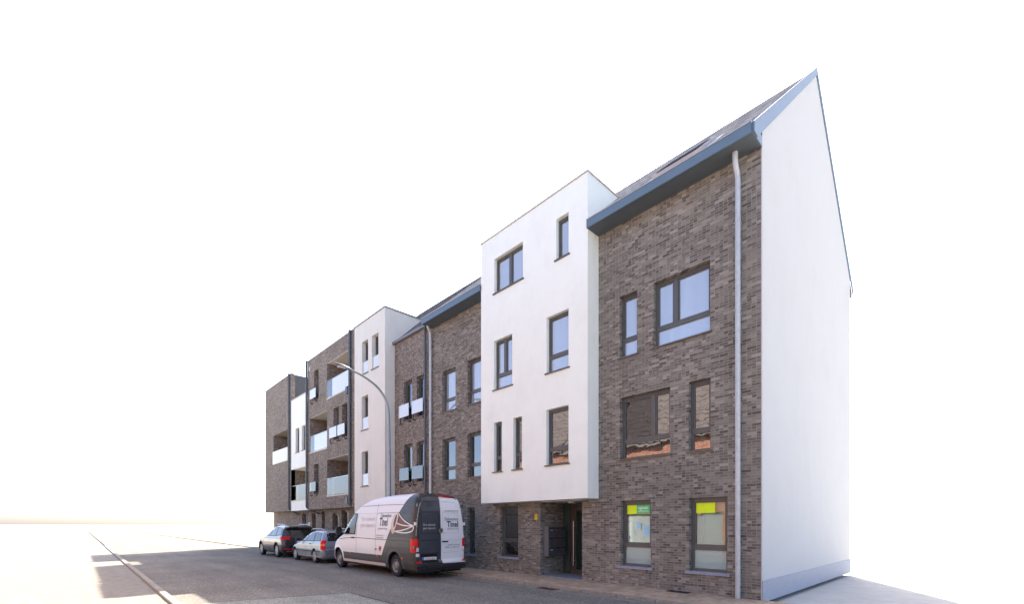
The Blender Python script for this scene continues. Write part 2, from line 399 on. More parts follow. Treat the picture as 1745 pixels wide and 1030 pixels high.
def paver_mat(name, c1, c2_, u=.22, v=.11, soldier=True):
    a = NT(name); s = a.n('SeparateXYZ'); a.l(a.tc.outputs['Object'], s.inputs[0])
    X, Y = s.outputs[0], s.outputs[1]
    row = a.math('FLOOR', a.math('DIVIDE', a.math('ADD', X, 500.0), v))
    uu = a.math('ADD', a.math('DIVIDE', a.math('ADD', Y, 50.0), u), a.math('MULTIPLY', a.math('MODULO', row, 2.0), .5))
    cc = a.math('FLOOR', uu); fu = a.math('SUBTRACT', uu, cc)
    fr = a.math('FRACT', a.math('DIVIDE', a.math('ADD', X, 500.0), v))
    j = a.math('MAXIMUM', a.math('LESS_THAN', fu, .035), a.math('LESS_THAN', fr, .07))
    cv = a.n('CombineXYZ'); a.l(cc, cv.inputs[0]); a.l(row, cv.inputs[1])
    wn = a.n('TexWhiteNoise', noise_dimensions='2D'); a.l(cv.outputs[0], wn.inputs['Vector'])
    col = a.ramp(wn.outputs['Value'], [(0, srgb(c1)), (1, srgb(c2_))])
    col = a.mix(1.0, col, a.ramp(a.noise(1.6, 6, .7), [(.3, (.74, .73, .72)), (.7, (1.15, 1.14, 1.12))]), 'MULTIPLY')
    col = a.mix(a.math('MULTIPLY', j, .6), col, srgb((70, 62, 55)))
    gum = a.n('TexVoronoi'); gum.inputs['Scale'].default_value = 2.2; a.l(a.tc.outputs['Object'], gum.inputs['Vector'])
    col = a.mix(a.math('MULTIPLY', a.math('LESS_THAN', gum.outputs['Distance'], .06), .5), col, srgb((190, 184, 172)))
    a.set(col, .9, spec=.3); a.bump(a.math('SUBTRACT', 1.0, j), .4, .005); return a.m
M['asphalt'] = asphalt('road_asphalt', (124, 118, 109))
M['asphalt_pale'] = asphalt('pale_patch_asphalt', (142, 142, 132))
M['paver'] = paver_mat('brown_pavers', (176, 150, 124), (200, 174, 148))
M['kerb'] = plain('kerb_concrete', (146, 138, 126), .9, var=.25, scale=9, bump=.3)
M['channel'] = plain('channel_concrete', (128, 122, 112), .9, var=.22, scale=4, bump=.2)
M['tar'] = plain('tar_joint', (42, 42, 44), .7, var=.2)
M['iron'] = plain('cast_iron', (88, 70, 62), .7, .3, .25, 30)

ZR = -.055
KY = -1.64          # street face of the kerb
def sheet(name, mat, x0, x1, y0, y1, z, label=None):
    o = MB(); o.face([(x0, y0, z), (x1, y0, z), (x1, y1, z), (x0, y1, z)]); o = o.build(name, mat, fix=False); o['kind'] = 'structure'; return o
sheet('ground', ground_mat(), -3000, 3000, -3000, 3000, -.16)
sheet('road', M['asphalt'], -150, 60, -9.2, KY - .001, ZR)
mb = MB(); mb.box(-150, 60, KY + .15, 0.02, -.2, 0.0); tag(mb.build('pavement', M['paver']), kind='structure')
mb = MB(); mb.box(-150, 60, -14.0, -9.35, -.2, 0.0); tag(mb.build('far_pavement', M['channel']), kind='structure')
mb = MB()
x = -45.0
while x < 8:
    mb.box(x, x + .992, KY, KY + .148, -.2, .010); x += 1.0
tag(mb.build('kerb', M['kerb'], bevel=.012), kind='structure')
mb = MB()
x = -45.0
while x < 8:
    mb.box(x, x + .992, -9.35, -9.2, -.2, .05); x += 1.0
tag(mb.build('far_kerb', M['kerb'], bevel=.012), kind='structure')
mb = MB()
x = -45.3
while x < 8:
    mb.box(x, x + .994, KY - .3, KY - .022, -.2, ZR + .004); x += 1.0
tag(mb.build('gutter_channel', M['channel']), kind='structure')
sheet('kerb_joint_shade', plain('dark_joint_shade', (52, 48, 44), .95), -45, 8, KY - .024, KY + .001, ZR + .002)  # dark strip in the kerb gap, painting in the kerb's shadow line
# repaired area of the far lane with its tar joint
o = MB(); o.face([(-10.95, -5.86, ZR + .004), (-11.75, -9.2, ZR + .004), (2, -9.2, ZR + .004), (2, -5.9, ZR + .004)][::1]); tag(o.build('asphalt_repair', M['asphalt_pale'], fix=False), kind='structure')
mb = MB()
def strip(mb, a, b, wd, z):
    a = Vector(a); b = Vector(b); d = (b - a).normalized(); n = Vector((-d.y, d.x)) * wd
    N = max(2, int((b - a).length / .25)); prev = None
    for i in range(N + 1):
        p = a.lerp(b, i / N) + Vector((-d.y, d.x)) * random.uniform(-.012, .012); wv = random.uniform(.7, 1.3)
        c = (p + n * wv, p - n * wv)
        if prev: mb.face([(prev[0].x, prev[0].y, z), (c[0].x, c[0].y, z), (c[1].x, c[1].y, z), (prev[1].x, prev[1].y, z)])
        prev = c
strip(mb, (-10.95, -5.85), (2, -5.89), .028, ZR + .008); strip(mb, (-10.95, -5.87), (-11.75, -9.2), .02, ZR + .008)
o = mb.build('tar_joint', M['tar'], fix=False); tag(o, kind='structure')
# doorstep slab of the recess
B('doorstep_paving', M['stone'], None, -9.92, -8.26, -.0, 1.2, -.1, .012)['kind'] = 'structure'

# gully grate in the channel, drain cover by the wall
g = thing('drain_grate', 'rusty cast iron gully grate in the channel along the kerb', 'drain grate', (-8.0, KY - .15, ZR))
mb = MB(); mb.box(-8.3, -7.72, KY - .28, KY - .24, ZR, ZR + .014).box(-8.3, -7.72, KY - .05, KY - .01, ZR, ZR + .014)
mb.box(-8.3, -8.26, KY - .24, KY - .05, ZR, ZR + .014).box(-7.76, -7.72, KY - .24, KY - .05, ZR, ZR + .014); mb.build('frame', M['iron'], g)
mb = MB()
for i in range(9): mb.box(-8.235 + i * .053, -8.205 + i * .053, KY - .24, KY - .05, ZR + .002, ZR + .013)
mb.build('bars', M['iron'], g)
B('pit', M['black'], g, -8.26, -7.76, KY - .24, KY - .05, ZR + .0042, ZR + .0055)
g = thing('drain_cover', 'small dark metal drain cover in the pavement below the rightmost ground floor window', 'drain cover', (-5.25, -.12, 0))
B('cover', M['bracket'], g, -5.5, -4.95, -.26, -.03, 0, .008)
mb = MB(); [mb.box(-5.45 + i * .06, -5.43 + i * .06, -.23, -.06, .008, .013) for i in range(9)]; mb.build('ribs', M['black'], g)

# ================================================================ MAIN BUILDING (grey-brown brick with white bay)
XL, XR = -16.25, -3.42
main = thing('apartment_building', 'grey brown brick apartment building with a tall projecting white bay, blue fascia and recessed entrance', 'building', (-10, 0, 0))
F2 = (6.19, 7.87); F1 = (3.41, 5.1); F0 = (.52, 2.29)
BX0, BX1, BY = -12.28, -7.67, -.51
wins = [(-6.94, -6.04, *F0), (-5.02, -4.12, *F0), (-11.86, -10.94, *F0), (-13.71, -13.25, *F0), (-15.36, -14.46, *F0),
        (-6.96, -5.51, *F1), (-5.03, -4.50, *F1), (-13.70, -12.8, *F1), (-15.36, -14.46, *F1),
        (-6.97, -6.44, *F2), (-5.96, -4.51, *F2), (-13.70, -12.8, *F2), (-15.36, -14.46, *F2)]
mb = MB(); wall(mb, XL, XR, -.05, 9.92, 0, wins + [(-9.92, -8.26, -.05, 2.39, 1.16)])
mb.face([(XR, 0, -.05), (XR, 9, -.05), (XR, 9, 10.2), (XR, 0, 10.2)])
mb.face([(XL, 0, -.05), (XL, 0, 10.2), (XL, 9, 10.2), (XL, 9, -.05)])
mb.face([(XL, 9, -.05), (XL, 9, 10.2), (XR, 9, 10.2), (XR, 9, -.05)])
mb.build('wall', M['brick'], main, fix=False)
B('recess_ceiling', M['ceiling'], main, -9.915, -8.265, .005, 1.15, 2.36, 2.385)
MB().lathe([(0, -.05), (.11, -.05), (.13, -.02), (.13, 0)], (-9.0, .45, 2.36), 'z').build('ceiling_light', M['slab'], main, smooth=True)
# ground floor windows
def w0(a, b, **k): return window(main, a, b, F0[0], F0[1], 0, tz=1.08, sill='stone', fw=.07, **k)
sh1 = w0(-6.94, -6.04, pane='glass_clear', low='glass_film'); sh2 = w0(-5.02, -4.12, pane='glass_clear', low='glass_film')
w0(-11.86, -10.94); w0(-13.71, -13.25); w0(-15.36, -14.46)
window(main, -6.96, -5.51, *F1, 0, 'd', tz=3.9, split=-6.03, pane=('glass_mesh', 'glass')); window(main, -5.03, -4.5, *F1, 0, tz=3.9)
for a, b in ((-13.7, -12.8), (-15.36, -14.46)):
    window(main, a, b, *F1, 0, tz=3.9); window(main, a, b, *F2, 0, tz=6.68, pane='glass_net_sky')
window(main, -6.97, -6.44, *F2, 0, tz=6.68, pane='glass_net_sky'); window(main, -5.96, -4.51, *F2, 0, 'd', tz=6.68, split=-5.42, pane='glass_net_sky')
# net curtains at the left reveals of the ground floor window left of the entrance, interior of the two office windows
for a, b in ((-6.94, -6.04), (-5.02, -4.12)):
    m_ = MB(); m_.face([(a, .27, .5), (b, .27, .5), (b, .27, 2.3), (a, .27, 2.3)]); m_.face([(a, .2, .5), (a, .27, .5), (a, .27, 2.3), (a, .2, 2.3)])
    m_.face([(b, .2, .5), (b, .2, 2.3), (b, .27, 2.3), (b, .27, .5)]); m_.face([(a, .2, 2.3), (a, .27, 2.3), (b, .27, 2.3), (b, .2, 2.3)]); m_.face([(a, .2, .5), (b, .2, .5), (b, .27, .5), (a, .27, .5)])
    m_.build('room_screen', M['blind'], main, fix=False)
    m_ = MB(); [m_.tube([(a + .12 + i * .045, .235 + .008 * (i % 2), 1.1), (a + .12 + i * .045, .235 + .008 * (i % 2), 2.2)], .018, 6) for i in range(4)]
    m_.build('curtain', M['white_plastic'], main, smooth=True)
# posters and banners behind the glass
def sticker(name, mat, x0, x1, z0, z1, y=.165, par=main): return B(name, M[mat], par, x0, x1, y, y + .002, z0, z1)
sticker('lime_banner', 'lime', -6.85, -6.55, 1.93, 2.19); gb = sticker('green_banner', 'green', -6.549, -6.11, 1.95, 2.19)
lettering('regionale', .125, lambda u, v: (-6.52 + u, .1645, 2.055 + v), M['white_print'], gb, sx=.68, bold=.002)
lettering('samenwerking', .075, lambda u, v: (-6.51 + u, .1645, 1.985 + v), M['white_print'], gb, sx=.72)
sticker('lime_banner', 'lime', -4.93, -4.46, 1.92, 2.2)
M['notice'] = plain('pale_blue_notice', (168, 214, 236), .6, var=.1)
sticker('notice', 'notice', -6.55, -6.42, 1.50, 1.70); sticker('notice', 'notice', -6.34, -6.14, 1.34, 1.62)
sticker('notice', 'white_plastic', -6.545, -6.425, 1.502, 1.53, .163)
# white bay
z2, z3 = 6.2, 7.87
bw = [(-11.58, -10.21, 9.47, 10.65), (-8.82, -8.35, 9.45, 10.66), (-11.6, -10.7, 6.2, 7.87), (-9.2, -8.35, 6.19, 7.88),
      (-11.6, -11.2, 3.42, 5.1), (-10.65, -10.25, 3.42, 5.1), (-9.21, -8.35, 3.42, 5.1)]
mb = MB(); wall(mb, BX0, BX1, 2.38, 11.44, BY, bw, .12)
mb.face([(BX1, BY, 2.38), (BX1, 6, 2.38), (BX1, 6, 11.44), (BX1, BY, 11.44)]); mb.face([(BX0, BY, 2.38), (BX0, BY, 11.44), (BX0, 6, 11.44), (BX0, 6, 2.38)])
mb.face([(BX0, BY, 2.38), (BX0, -.002, 2.38), (BX1, -.002, 2.38), (BX1, BY, 2.38)]); mb.face([(BX0, BY, 11.44), (BX1, BY, 11.44), (BX1, 6, 11.44), (BX0, 6, 11.44)])
mb.build('white_bay', M['white'], main, fix=False)
mb = MB(); mb.box(BX0 - .03, BX1 + .03, BY - .03, BY + .2, 11.442, 11.49).box(BX1 - .2, BX1 + .03, BY + .2, 6, 11.442, 11.49).box(BX0 - .03, BX0 + .2, BY + .2, 6, 11.442, 11.49)
mb.build('bay_coping', M['coping'], main)
window(main, *bw[0], BY, 'd', .12, pane='glass_net_sky'); window(main, *bw[1], BY, 's', .12, pane='glass_net_sky')
window(main, *bw[2], BY, 'd', .12, tz=6.68, pane='glass_net_sky'); window(main, *bw[3], BY, 's', .12, tz=6.68, pane='glass_net_sky')
for k in (4, 5, 6): window(main, *bw[k], BY, 's', .12, tz=3.9, pane='glass_mesh' if k == 4 else 'glass')
# eaves
mb = MB()
FT, FB = 10.06, 9.84
for a, b in ((-16.04, BX0 - .001), (BX1 + .001, XR)):
    fa = B('fascia', M['fascia'], main, a, b, -.57, -.54, FB, FT)
    B('gutter_edge', M['coping'], fa, a - .004, b, -.585, -.535, FT, FT + .022)
for a, b in ((-16.04, BX0 - .001), (BX1 + .001, XR)): B('soffit', M['soffit'], main, a, b, -.54, -.001, FB + .006, FB + .03)
B('eave_end', M['fascia'], main, -16.04, -16.02, -.54, -.001, FB + .031, FT)
sl = .914
mb = MB()
for a, b in ((-16.25, BX0), (BX1, XR), (BX0, BX1)):
    y0 = -.52 if a != BX0 else 1.0
    z0 = FT + .01 + (y0 + .52) * sl
    mb.prism([(y0, z0), (4.45, FT + .01 + (4.97) * sl), (4.45, FT - .14 + 4.97 * sl), (y0, z0 - .06)], a, b)
mb.prism([(4.45, FT + .01 + 4.97 * sl), (9.5, FT + .01 + 4.97 * sl - 5.05 * sl), (9.5, FT - .15 + 4.97 * sl - 5.05 * sl), (4.45, FT - .14 + 4.97 * sl)], -16.25, XR)
mb.build('roof', M['tile'], main)
# roof window
def rp(x, k, h): return (x, -.52 + k - h * .67, FT + .01 + k * sl + h * .74)
def slab(mb, x0, x1, k0, k1, h0, h1):
    n = len(mb.v); mb.v += [rp(x, k, h) for h in (h0, h1) for x, k in ((x0, k0), (x1, k0), (x1, k1), (x0, k1))]
    for q in ((0, 3, 2, 1), (4, 5, 6, 7), (0, 1, 5, 4), (1, 2, 6, 5), (2, 3, 7, 6), (3, 0, 4, 7)): mb.f.append([n + i for i in q]); mb.fm.append(0)
mb = MB(); slab(mb, -5.85, -5.77, .3, 1.15, .0, .09); slab(mb, -4.70, -4.62, .3, 1.15, .0, .09); slab(mb, -5.77, -4.70, .3, .38, .0, .085); slab(mb, -5.77, -4.70, 1.06, 1.15, 0, .09)
rw = mb.build('roof_window', M['rw_frame'], main)
mb = MB(); slab(mb, -5.77, -4.70, .38, 1.06, .06, .10); mb.build('pane', M['rw_blind'], rw)
mb = MB(); slab(mb, -6.1, -4.45, .1, .3, .004, .02); slab(mb, -6.1, -5.85, .3, 1.3, .004, .02); slab(mb, -4.62, -4.45, .3, 1.3, .004, .02); mb.build('flashing', M['flashing'], rw)
# entrance
dy = 1.16
ent = thing('entrance', None, None); COL.objects.unlink(ent); bpy.data.objects.remove(ent)
mb = MB(); mb.box(-9.915, -9.86, dy - .04, dy + .05, .012, 2.35).box(-9.70, -9.62, dy - .05, dy + .05, .012, 2.35).box(-9.86, -9.70, dy - .04, dy + .05, 2.27, 2.35).box(-9.86, -9.70, dy - .04, dy + .05, .012, .07)
mb.box(-9.62, -8.27, dy - .05, dy + .05, 2.27, 2.35).box(-8.33, -8.27, dy - .05, dy + .05, .012, 2.27)
df = mb.build('door_frame', M['door_leaf'], main)
B('pane', M['glass_side'], df, -9.86, -9.70, dy, dy + .02, .07, 2.27)
mb = MB(); mb.box(-9.61, -9.36, dy - .03, dy + .04, .02, 2.26).box(-8.47, -8.34, dy - .03, dy + .04, .02, 2.26).box(-9.36, -8.47, dy - .03, dy + .04, 2.1, 2.26).box(-9.36, -8.47, dy - .03, dy + .04, .02, .16)
dr = mb.build('door', M['door_leaf'], main)
B('pane', M['glass_door'], dr, -9.36, -8.47, dy, dy + .02, .16, 2.1)
mb = MB(); mb.tube([(-9.43, dy - .1, .28), (-9.43, dy - .1, 1.76)], .018, 10); mb.tube([(-9.43, dy - .03, .45), (-9.43, dy - .1, .45)], .01, 8); mb.tube([(-9.43, dy - .03, 1.6), (-9.43, dy - .1, 1.6)], .01, 8)
mb.build('handle', M['steel'], dr, smooth=True)
B('recess_back', M['interior'], main, -9.92, -8.26, dy + .07, dy + .09, 0, 2.4)
# downpipes
def downpipe(par, x, y, z0, z1, r=.05, mat='zinc', top=None, foot=None, name='downpipe'):
    pts = []
    if foot: pts += foot
    pts += [(x, y, z0), (x, y, z1)]
    if top: pts += top
    o = MB().tube(pts, r, 14).build(name, M[mat], par, smooth=True)
    z = z0 + .6
    while z < z1 - .3:
        mb = MB().tube([(x, y, z - .012), (x, y, z + .012)], r + .009, 14); mb.box(x - r - .03, x - r + .01, y - .01, y + .06, z - .012, z + .012); z += 1.95
        mb.build('bracket', M[mat], o, smooth=True)
    return o
downpipe(main, -3.86, -.09, 0, 9.25, .058, top=[(-3.86, -.1, 9.36), (-3.86, -.13, 9.46), (-3.86, -.20, 9.56), (-3.86, -.24, 9.66), (-3.86, -.25, 9.9)])
downpipe(main, -16.08, -.09, 0, 9.5, .055, top=[(-16.08, -.1, 9.6), (-16.05, -.16, 9.72), (-16.0, -.26, 9.8), (-16.0, -.3, 9.9)])

# number plate, mailboxes (things of their own)
g = thing('house_number_plate', 'small yellow house number plate on the brick corner left of the recessed entrance', 'number plate', (-10.1, 0, 1.9))
MB().box(-10.165, -10.045, -.016, -.001, 1.80, 1.98).build('plate', M['yellow'], g, bevel=.006)
lettering('7', .13, lambda u, v: (-10.105 + u, -.0175, 1.845 + v), M['bracket'], g, align='CENTER')
mbx = thing('mailbox_unit', 'dark grey bank of letterboxes with red name strips on the entrance recess side wall', 'mailbox', (-9.8, .53, .62))
M['mail'] = plain('anthracite_letterbox', (104, 106, 112), .42, .3, .05)
M['mail_door'] = plain('dark_letterbox_door', (84, 85, 88), .4, .3, .08)
M['red_strip'] = plain('red_name_strip', (176, 52, 56), .5)
B('case', M['mail'], mbx, -9.918, -9.68, .11, .96, .62, 1.58, bevel=.004)
for c in range(3):
    for r_ in range(3):
        ya, yb = .125 + c * .277, .125 + c * .277 + .265; za, zb = .635 + r_ * .315, .635 + r_ * .315 + .3
        d = B('door', M['mail_door'], mbx, -9.68, -9.668, ya, yb, za, zb, bevel=.002)
        B('slot', M['black'], d, -9.668, -9.666, ya + .03, yb - .03, zb - .06, zb - .035)
        if not (c == 2 and r_ == 2):
            if (c, r_) in ((1, 2), (1, 1), (2, 0)): B('name_strip', M['red_strip'], d, -9.668, -9.6655, ya + .06, yb - .06, zb - .12, zb - .09)
            elif (c + r_) % 2 == 0: B('name_strip', M['slab'], d, -9.668, -9.6655, ya + .08, yb - .08, zb - .115, zb - .095)
            MB().lathe([(0, 0), (.012, 0), (.012, .006), (0, .006)], (-9.662, yb - .03, za + .05), 'z', 8).build('lock', M['steel'], d)

# gable end of the brick building, rendered pale
zr_ = FT - .03 + 4.97 * sl
MB().prism([(0.004, -.05), (0.004, 10.35), (4.45, zr_), (9.0, zr_ - 4.55 * sl), (9.0, -.05)], XR + .004, XR + .03).build('gable_wall', render_mat('pale_grey_render', (186, 186, 184), .1), main)
MB().prism([(-.003, -.05), (-.003, .42), (9.05, .42), (9.05, -.05)], XR + .03, XR + .045).build('gable_plinth', M['stone'], main)
MB().prism([(-.55, FT + .0), (4.45, zr_ + .08), (4.45, zr_ - .16), (-.35, FT - .22), (-.55, FT - .22)], XR + .0305, XR + .06).build('verge_board', M['fascia'], main)
MB().prism([(4.455, zr_ + .08), (9.4, zr_ + .08 - 4.945 * sl), (9.4, zr_ - .16 - 4.945 * sl), (4.455, zr_ - .16)], XR + .0305, XR + .06).build('verge_board', M['fascia'], main)
B('eave_end', M['fascia'], main, XR + .002, XR + .03, -.54, -.001, FB + .004, FT)

# ================================================================ BUILDING WITH WEATHERED WHITE TOWER (mottled brick)
def rail_panel(par, x0, x1, z0, z1, y, drop=.28, mat='glass_rail'):
    g = MB().box(x0, x1, y - .13, y - .118, z0, z1).build('balustrade', M[mat], par)
    for xx in (x0 + .1, x1 - .03):
        mb = MB().box(xx - .018, xx + .018, y - .112, y - .085, z0 - drop, z1)
        mb.box(xx - .018, xx + .018, y - .085, y, z0 - drop, z0 - drop + .05); mb.box(xx - .018, xx + .018, y - .085, y, z0 + .06, z0 + .1)
        mb.build('bracket', M['bracket'], g)
    return g
B_X0, B_X1 = -19.22, XL - .012
bb = thing('apartment_building', 'mottled brown brick building with a weathered white tower beside paired windows with glass balustrades', 'building', (-19, 0, 0))
hw = [(-18.4, -17.67, 6.35, 8.12), (-17.31, -16.66, 6.35, 8.12), (-18.4, -17.67, 3.5, 5.26), (-17.31, -16.66, 3.5, 5.26), (-18.4, -17.67, .5, 2.3), (-17.31, -16.66, .5, 2.3)]
mb = MB(); wall(mb, B_X0, B_X1, -.05, 10.1, 0, hw)
mb.face([(B_X1, 0, -.05), (B_X1, 9, -.05), (B_X1, 9, 10.1), (B_X1, 0, 10.1)])
mb.build('wall', M['brick_b'], bb, fix=False)
for h in hw[:4]: window(bb, *h, 0, sill='thin', tz=h[2] + .6)
for h in hw[4:]: window(bb, *h, 0, sill='stone', tz=1.08)
for za, zb, gm in ((6.49, 7.05, 'glass_rail'), (3.63, 4.18, 'glass_rail_clear')):
    rail_panel(bb, -18.62, -17.76, za, zb, 0, mat=gm); rail_panel(bb, -17.5, -16.62, za, zb, 0, mat=gm)
mb = MB(); mb.box(B_X0, -16.36, -.14, .02, 10.04, 10.15); mb.build('gutter', M['gutter'], bb)
mb = MB(); mb.prism([(-.06, 10.16), (4.45, 10.16 + 4.51 * .985), (4.45, 10.02 + 4.51 * .985), (-.06, 10.1)], B_X0, -16.26); mb.prism([(1.7, 10.16 + 1.76 * .985), (4.45, 10.16 + 4.51 * .985), (4.45, 10.02 + 4.51 * .985), (1.7, 10.02 + 1.76 * .985)], -24.2, B_X0); mb.prism([(4.45, 10.16 + 4.51 * .985), (9.4, 9.8), (9.4, 9.7), (4.45, 10.02 + 4.51 * .985)], -24.2, -16.26); mb.build('roof', M['tile_b'], bb)
downpipe(bb, -16.5, -.09, 0, 10.04, .05, 'dark_pipe')
T0, T1, TY = -22.4, -19.21, -.5
th = [(-21.55, -20.9, 9.1, 10.72), (-20.5, -19.84, 9.1, 10.72), (-21.6, -20.9, 6.32, 8.0), (-21.6, -20.9, 3.53, 5.25), (-21.6, -20.9, .5, 2.3)]
mb = MB(); wall(mb, T0, T1, -.05, 11.68, TY, th, .2)
mb.face([(T1, TY, -.05), (T1, 6, -.05), (T1, 6, 11.68), (T1, TY, 11.68)]); mb.face([(T0, TY, -.05), (T0, TY, 11.68), (T0, 6, 11.68), (T0, 6, -.05)]); mb.face([(T0, TY, 11.68), (T1, TY, 11.68), (T1, 6, 11.68), (T0, 6, 11.68)])
mb.build('white_tower', M['white_old'], bb, fix=False)
mb = MB(); mb.box(T0 - .03, T1 + .03, TY - .03, TY + .2, 11.68, 11.74).box(T1 - .2, T1 + .03, TY + .2, 6, 11.68, 11.74); mb.build('tower_coping', M['gutter'], bb)
for h in th:
    ww = window(bb, *h, TY, rev=.2, fr='frame', sill='alu', tz=h[2] + .66)
    if h[2] > 3: MB().box(h[0] + .01, h[1] - .01, TY + .05, TY + .062, h[2] + .05, h[2] + .62).build('balustrade', M['glass_rail'], bb)

# ================================================================ BUILDING WITH LOGGIAS
AY = -.3
A0, A1 = -29.55, -22.4
lg = thing('apartment_building', 'mottled brick building with open corner loggias and white glass balustrades behind the street lamp head', 'building', (-26, 0, 0))
logs = [(-26.46, -23.35, 8.9, 11.0), (-29.16, -26.46, 6.07, 8.28), (-26.46, -23.35, 3.27, 5.43)]
aw = [(-28.5, -27.76, 9.2, 11.02), (-25.55, -24.83, 6.4, 8.2), (-24.41, -23.72, 6.4, 8.2), (-28.5, -27.76, 3.5, 5.3)]
mb = MB(); wall(mb, A0, A1, 2.56, 11.86, AY, [l_ + (1.6,) for l_ in logs] + [a_ + (.22,) for a_ in aw])
mb.face([(A0, AY, 2.56), (A0, AY, 11.86), (A0, 9, 11.86), (A0, 9, 2.56)]); mb.face([(A0, AY, 11.86), (A1, AY, 11.86), (A1, 9, 11.86), (A0, 9, 11.86)])
for l_ in logs: mb.face([(l_[0], AY + 1.6, l_[2]), (l_[1], AY + 1.6, l_[2]), (l_[1], AY + 1.6, l_[3]), (l_[0], AY + 1.6, l_[3])])
GY = .3
gh = [(-31.1 + .6, -30.05, 0, 2.4)]
mb.face([(A0, AY, 2.56), (A0, GY, 2.56), (A1, GY, 2.56), (A1, AY, 2.56)])
gw = [(-28.85, -28.35, .3, 2.45), (-25.85, -24.95, .0, 2.45), (-27.2, -26.3, .6, 2.3)]
wall(mb, A0, A1, -.05, 2.56, GY, gw)
mb.build('wall', M['brick_b'], lg, fix=False)
for h in gw: window(lg, *h, GY, sill=None)
for h in aw: window(lg, *h, AY, rev=.22, sill=None)
for i, l_ in enumerate(logs):
    B('ceiling', M['ceiling'], lg, l_[0] + .002, l_[1] - .002, AY + .02, AY + 1.59, l_[3] - .03, l_[3] - .004)
    B('balcony_edge', M['slab'], lg, l_[0] - .02, l_[1], AY - .03, AY + .12, l_[2] - .03, l_[2] + .04)
    window(lg, l_[0] + 1.1, l_[1] - .1, l_[2] + .06, l_[3] - .2, AY + 1.42, 'd', rev=.1, sill=None)
    xs = l_[0] + .75
    MB().box(xs, l_[1] - .01, AY - .005, AY + .01, l_[2] + .06, l_[2] + 1.0).build('balustrade', M['glass_rail' if i < 2 else 'glass_rail_clear'], lg)
    mb = MB(); mb.box(l_[0] + .01, xs, AY + .0, AY + .012, l_[2] + .06, l_[2] + .98); mb.build('balustrade', M['glass_rail_clear'], lg)
    mb = MB(); mb.box(l_[0] + .01, l_[1] - .01, AY - .012, AY + .018, l_[2] + 1.0, l_[2] + 1.03)
    for xx in (xs - .02, l_[1] - .05): mb.box(xx, xx + .03, AY + .012, AY + .04, l_[2] + .04, l_[2] + 1.0)
    mb.build('rail', M['steel'], lg)
    MB().lathe([(0, -.06), (.1, -.06), (.12, 0)], (l_[1] - .5, AY + .7, l_[3] - .03), 'z', 16).build('ceiling_light', M['white_plastic'], lg, smooth=True)
rail_panel(lg, -28.85, -27.9, 9.33, 9.88, AY); rail_panel(lg, -28.85, -27.9, 3.66, 4.22, AY, mat='glass_rail_clear')
rail_panel(lg, -25.85, -24.85, 6.52, 7.1, AY); rail_panel(lg, -24.72, -23.8, 6.52, 7.1, AY)
B('coping', M['coping'], lg, A0 - .02, A1, AY - .03, AY + .25, 11.86, 11.91)
downpipe(lg, -29.5, AY - .09, 2.75, 11.9, .06, 'dark_pipe', foot=[(-29.0, .2, 2.3), (-29.3, -.1, 2.5), (-29.5, -.36, 2.7)])
downpipe(lg, -23.24, AY - .09, 2.8, 11.9, .07, 'dark_pipe', foot=[(-23.0, .2, 2.3), (-23.15, -.1, 2.5), (-23.24, -.36, 2.72)])
for zc in (8.95, 3.1):
    B('overflow_hopper', M['dark_pipe'], lg, -23.62, -23.38, AY - .16, AY - .002, zc - .35, zc + .02)
B('vent', M['slab'], lg, -29.25, -29.12, AY - .03, AY - .002, 11.2, 11.45)

# ================================================================ FAR BUILDING (low white block and brick with slate side)
W0, W1 = -32.62, -29.57
fb = thing('apartment_building', 'farthest brick building with a slate clad side wall above a low white rendered block', 'building', (-33, 0, 0))
fw_ = [(-31.75, -31.08, 6.38, 8.0), (-30.6, -29.97, 6.42, 8.0)]
mb = MB(); wall(mb, W0, W1, 5.34, 9.98, AY, fw_, .15)
mb.face([(W0, AY, 9.98), (W1, AY, 9.98), (W1, 8, 9.98), (W0, 8, 9.98)]); mb.face([(W0, AY, 5.34), (W0, 1.2, 5.34), (W1, 1.2, 5.34), (W1, AY, 5.34)])
mb.box(W0, W1, AY, AY + .12, 2.55, 3.2); mb.build('white_block', M['white'], fb, fix=False)
for h in fw_: window(fb, *h, AY, rev=.15, fr='frame')
B('block_coping', M['coping'], fb, W0 - .02, W1, AY - .03, AY + .2, 9.98, 10.03)
mb = MB(); wall(mb, W0, W1, 2.55, 5.34, AY + 1.5, []); mb.face([(W0, AY, 2.55), (W0, 1.2, 2.55), (W0, 1.2, 5.34), (W0, AY, 5.34)])
gz = [(-32.3, -31.35, 0, 2.42), (-30.5, -29.75, 0, 2.4)]
wall(mb, -38.5, W1, -.05, 2.55, GY, gz); mb.face([(-38.5, AY, 2.55), (-38.5, GY, 2.55), (W1, GY, 2.55), (W1, AY, 2.55)])
Z0, Z1 = -38.5, -32.98
zl = [(-36.5, -33.3, 6.95, 8.2, 1.5)]
wall(mb, Z0, W0, 2.55, 11.85, AY, zl); mb.face([(Z0, AY, 2.55), (Z0, AY, 11.85), (Z0, 8, 11.85), (Z0, 8, 2.55)]); mb.face([(-36.5, 1.2, 6.9), (-33.3, 1.2, 6.9), (-33.3, 1.2, 8.2), (-36.5, 1.2, 8.2)])
mb.build('wall', M['brick_b'], fb, fix=False)
mb = MB(); mb.face([(W0 - .0, AY + .25, 9.9), (W0, 8, 9.9), (W0, 8, 11.85), (W0, AY + .25, 11.85)]); mb.face([(Z0, AY, 11.85), (W0, AY, 11.85), (W0, 8, 11.85), (Z0, 8, 11.85)])
mb.build('slate_side', M['slate'], fb, fix=False)
mb = MB(); mb.face([(W0, AY, 2.55), (W0, AY + .25, 2.55), (W0, AY + .25, 11.85), (W0, AY, 11.85)]); mb.build('wall_corner', M['brick_b'], fb, fix=False)
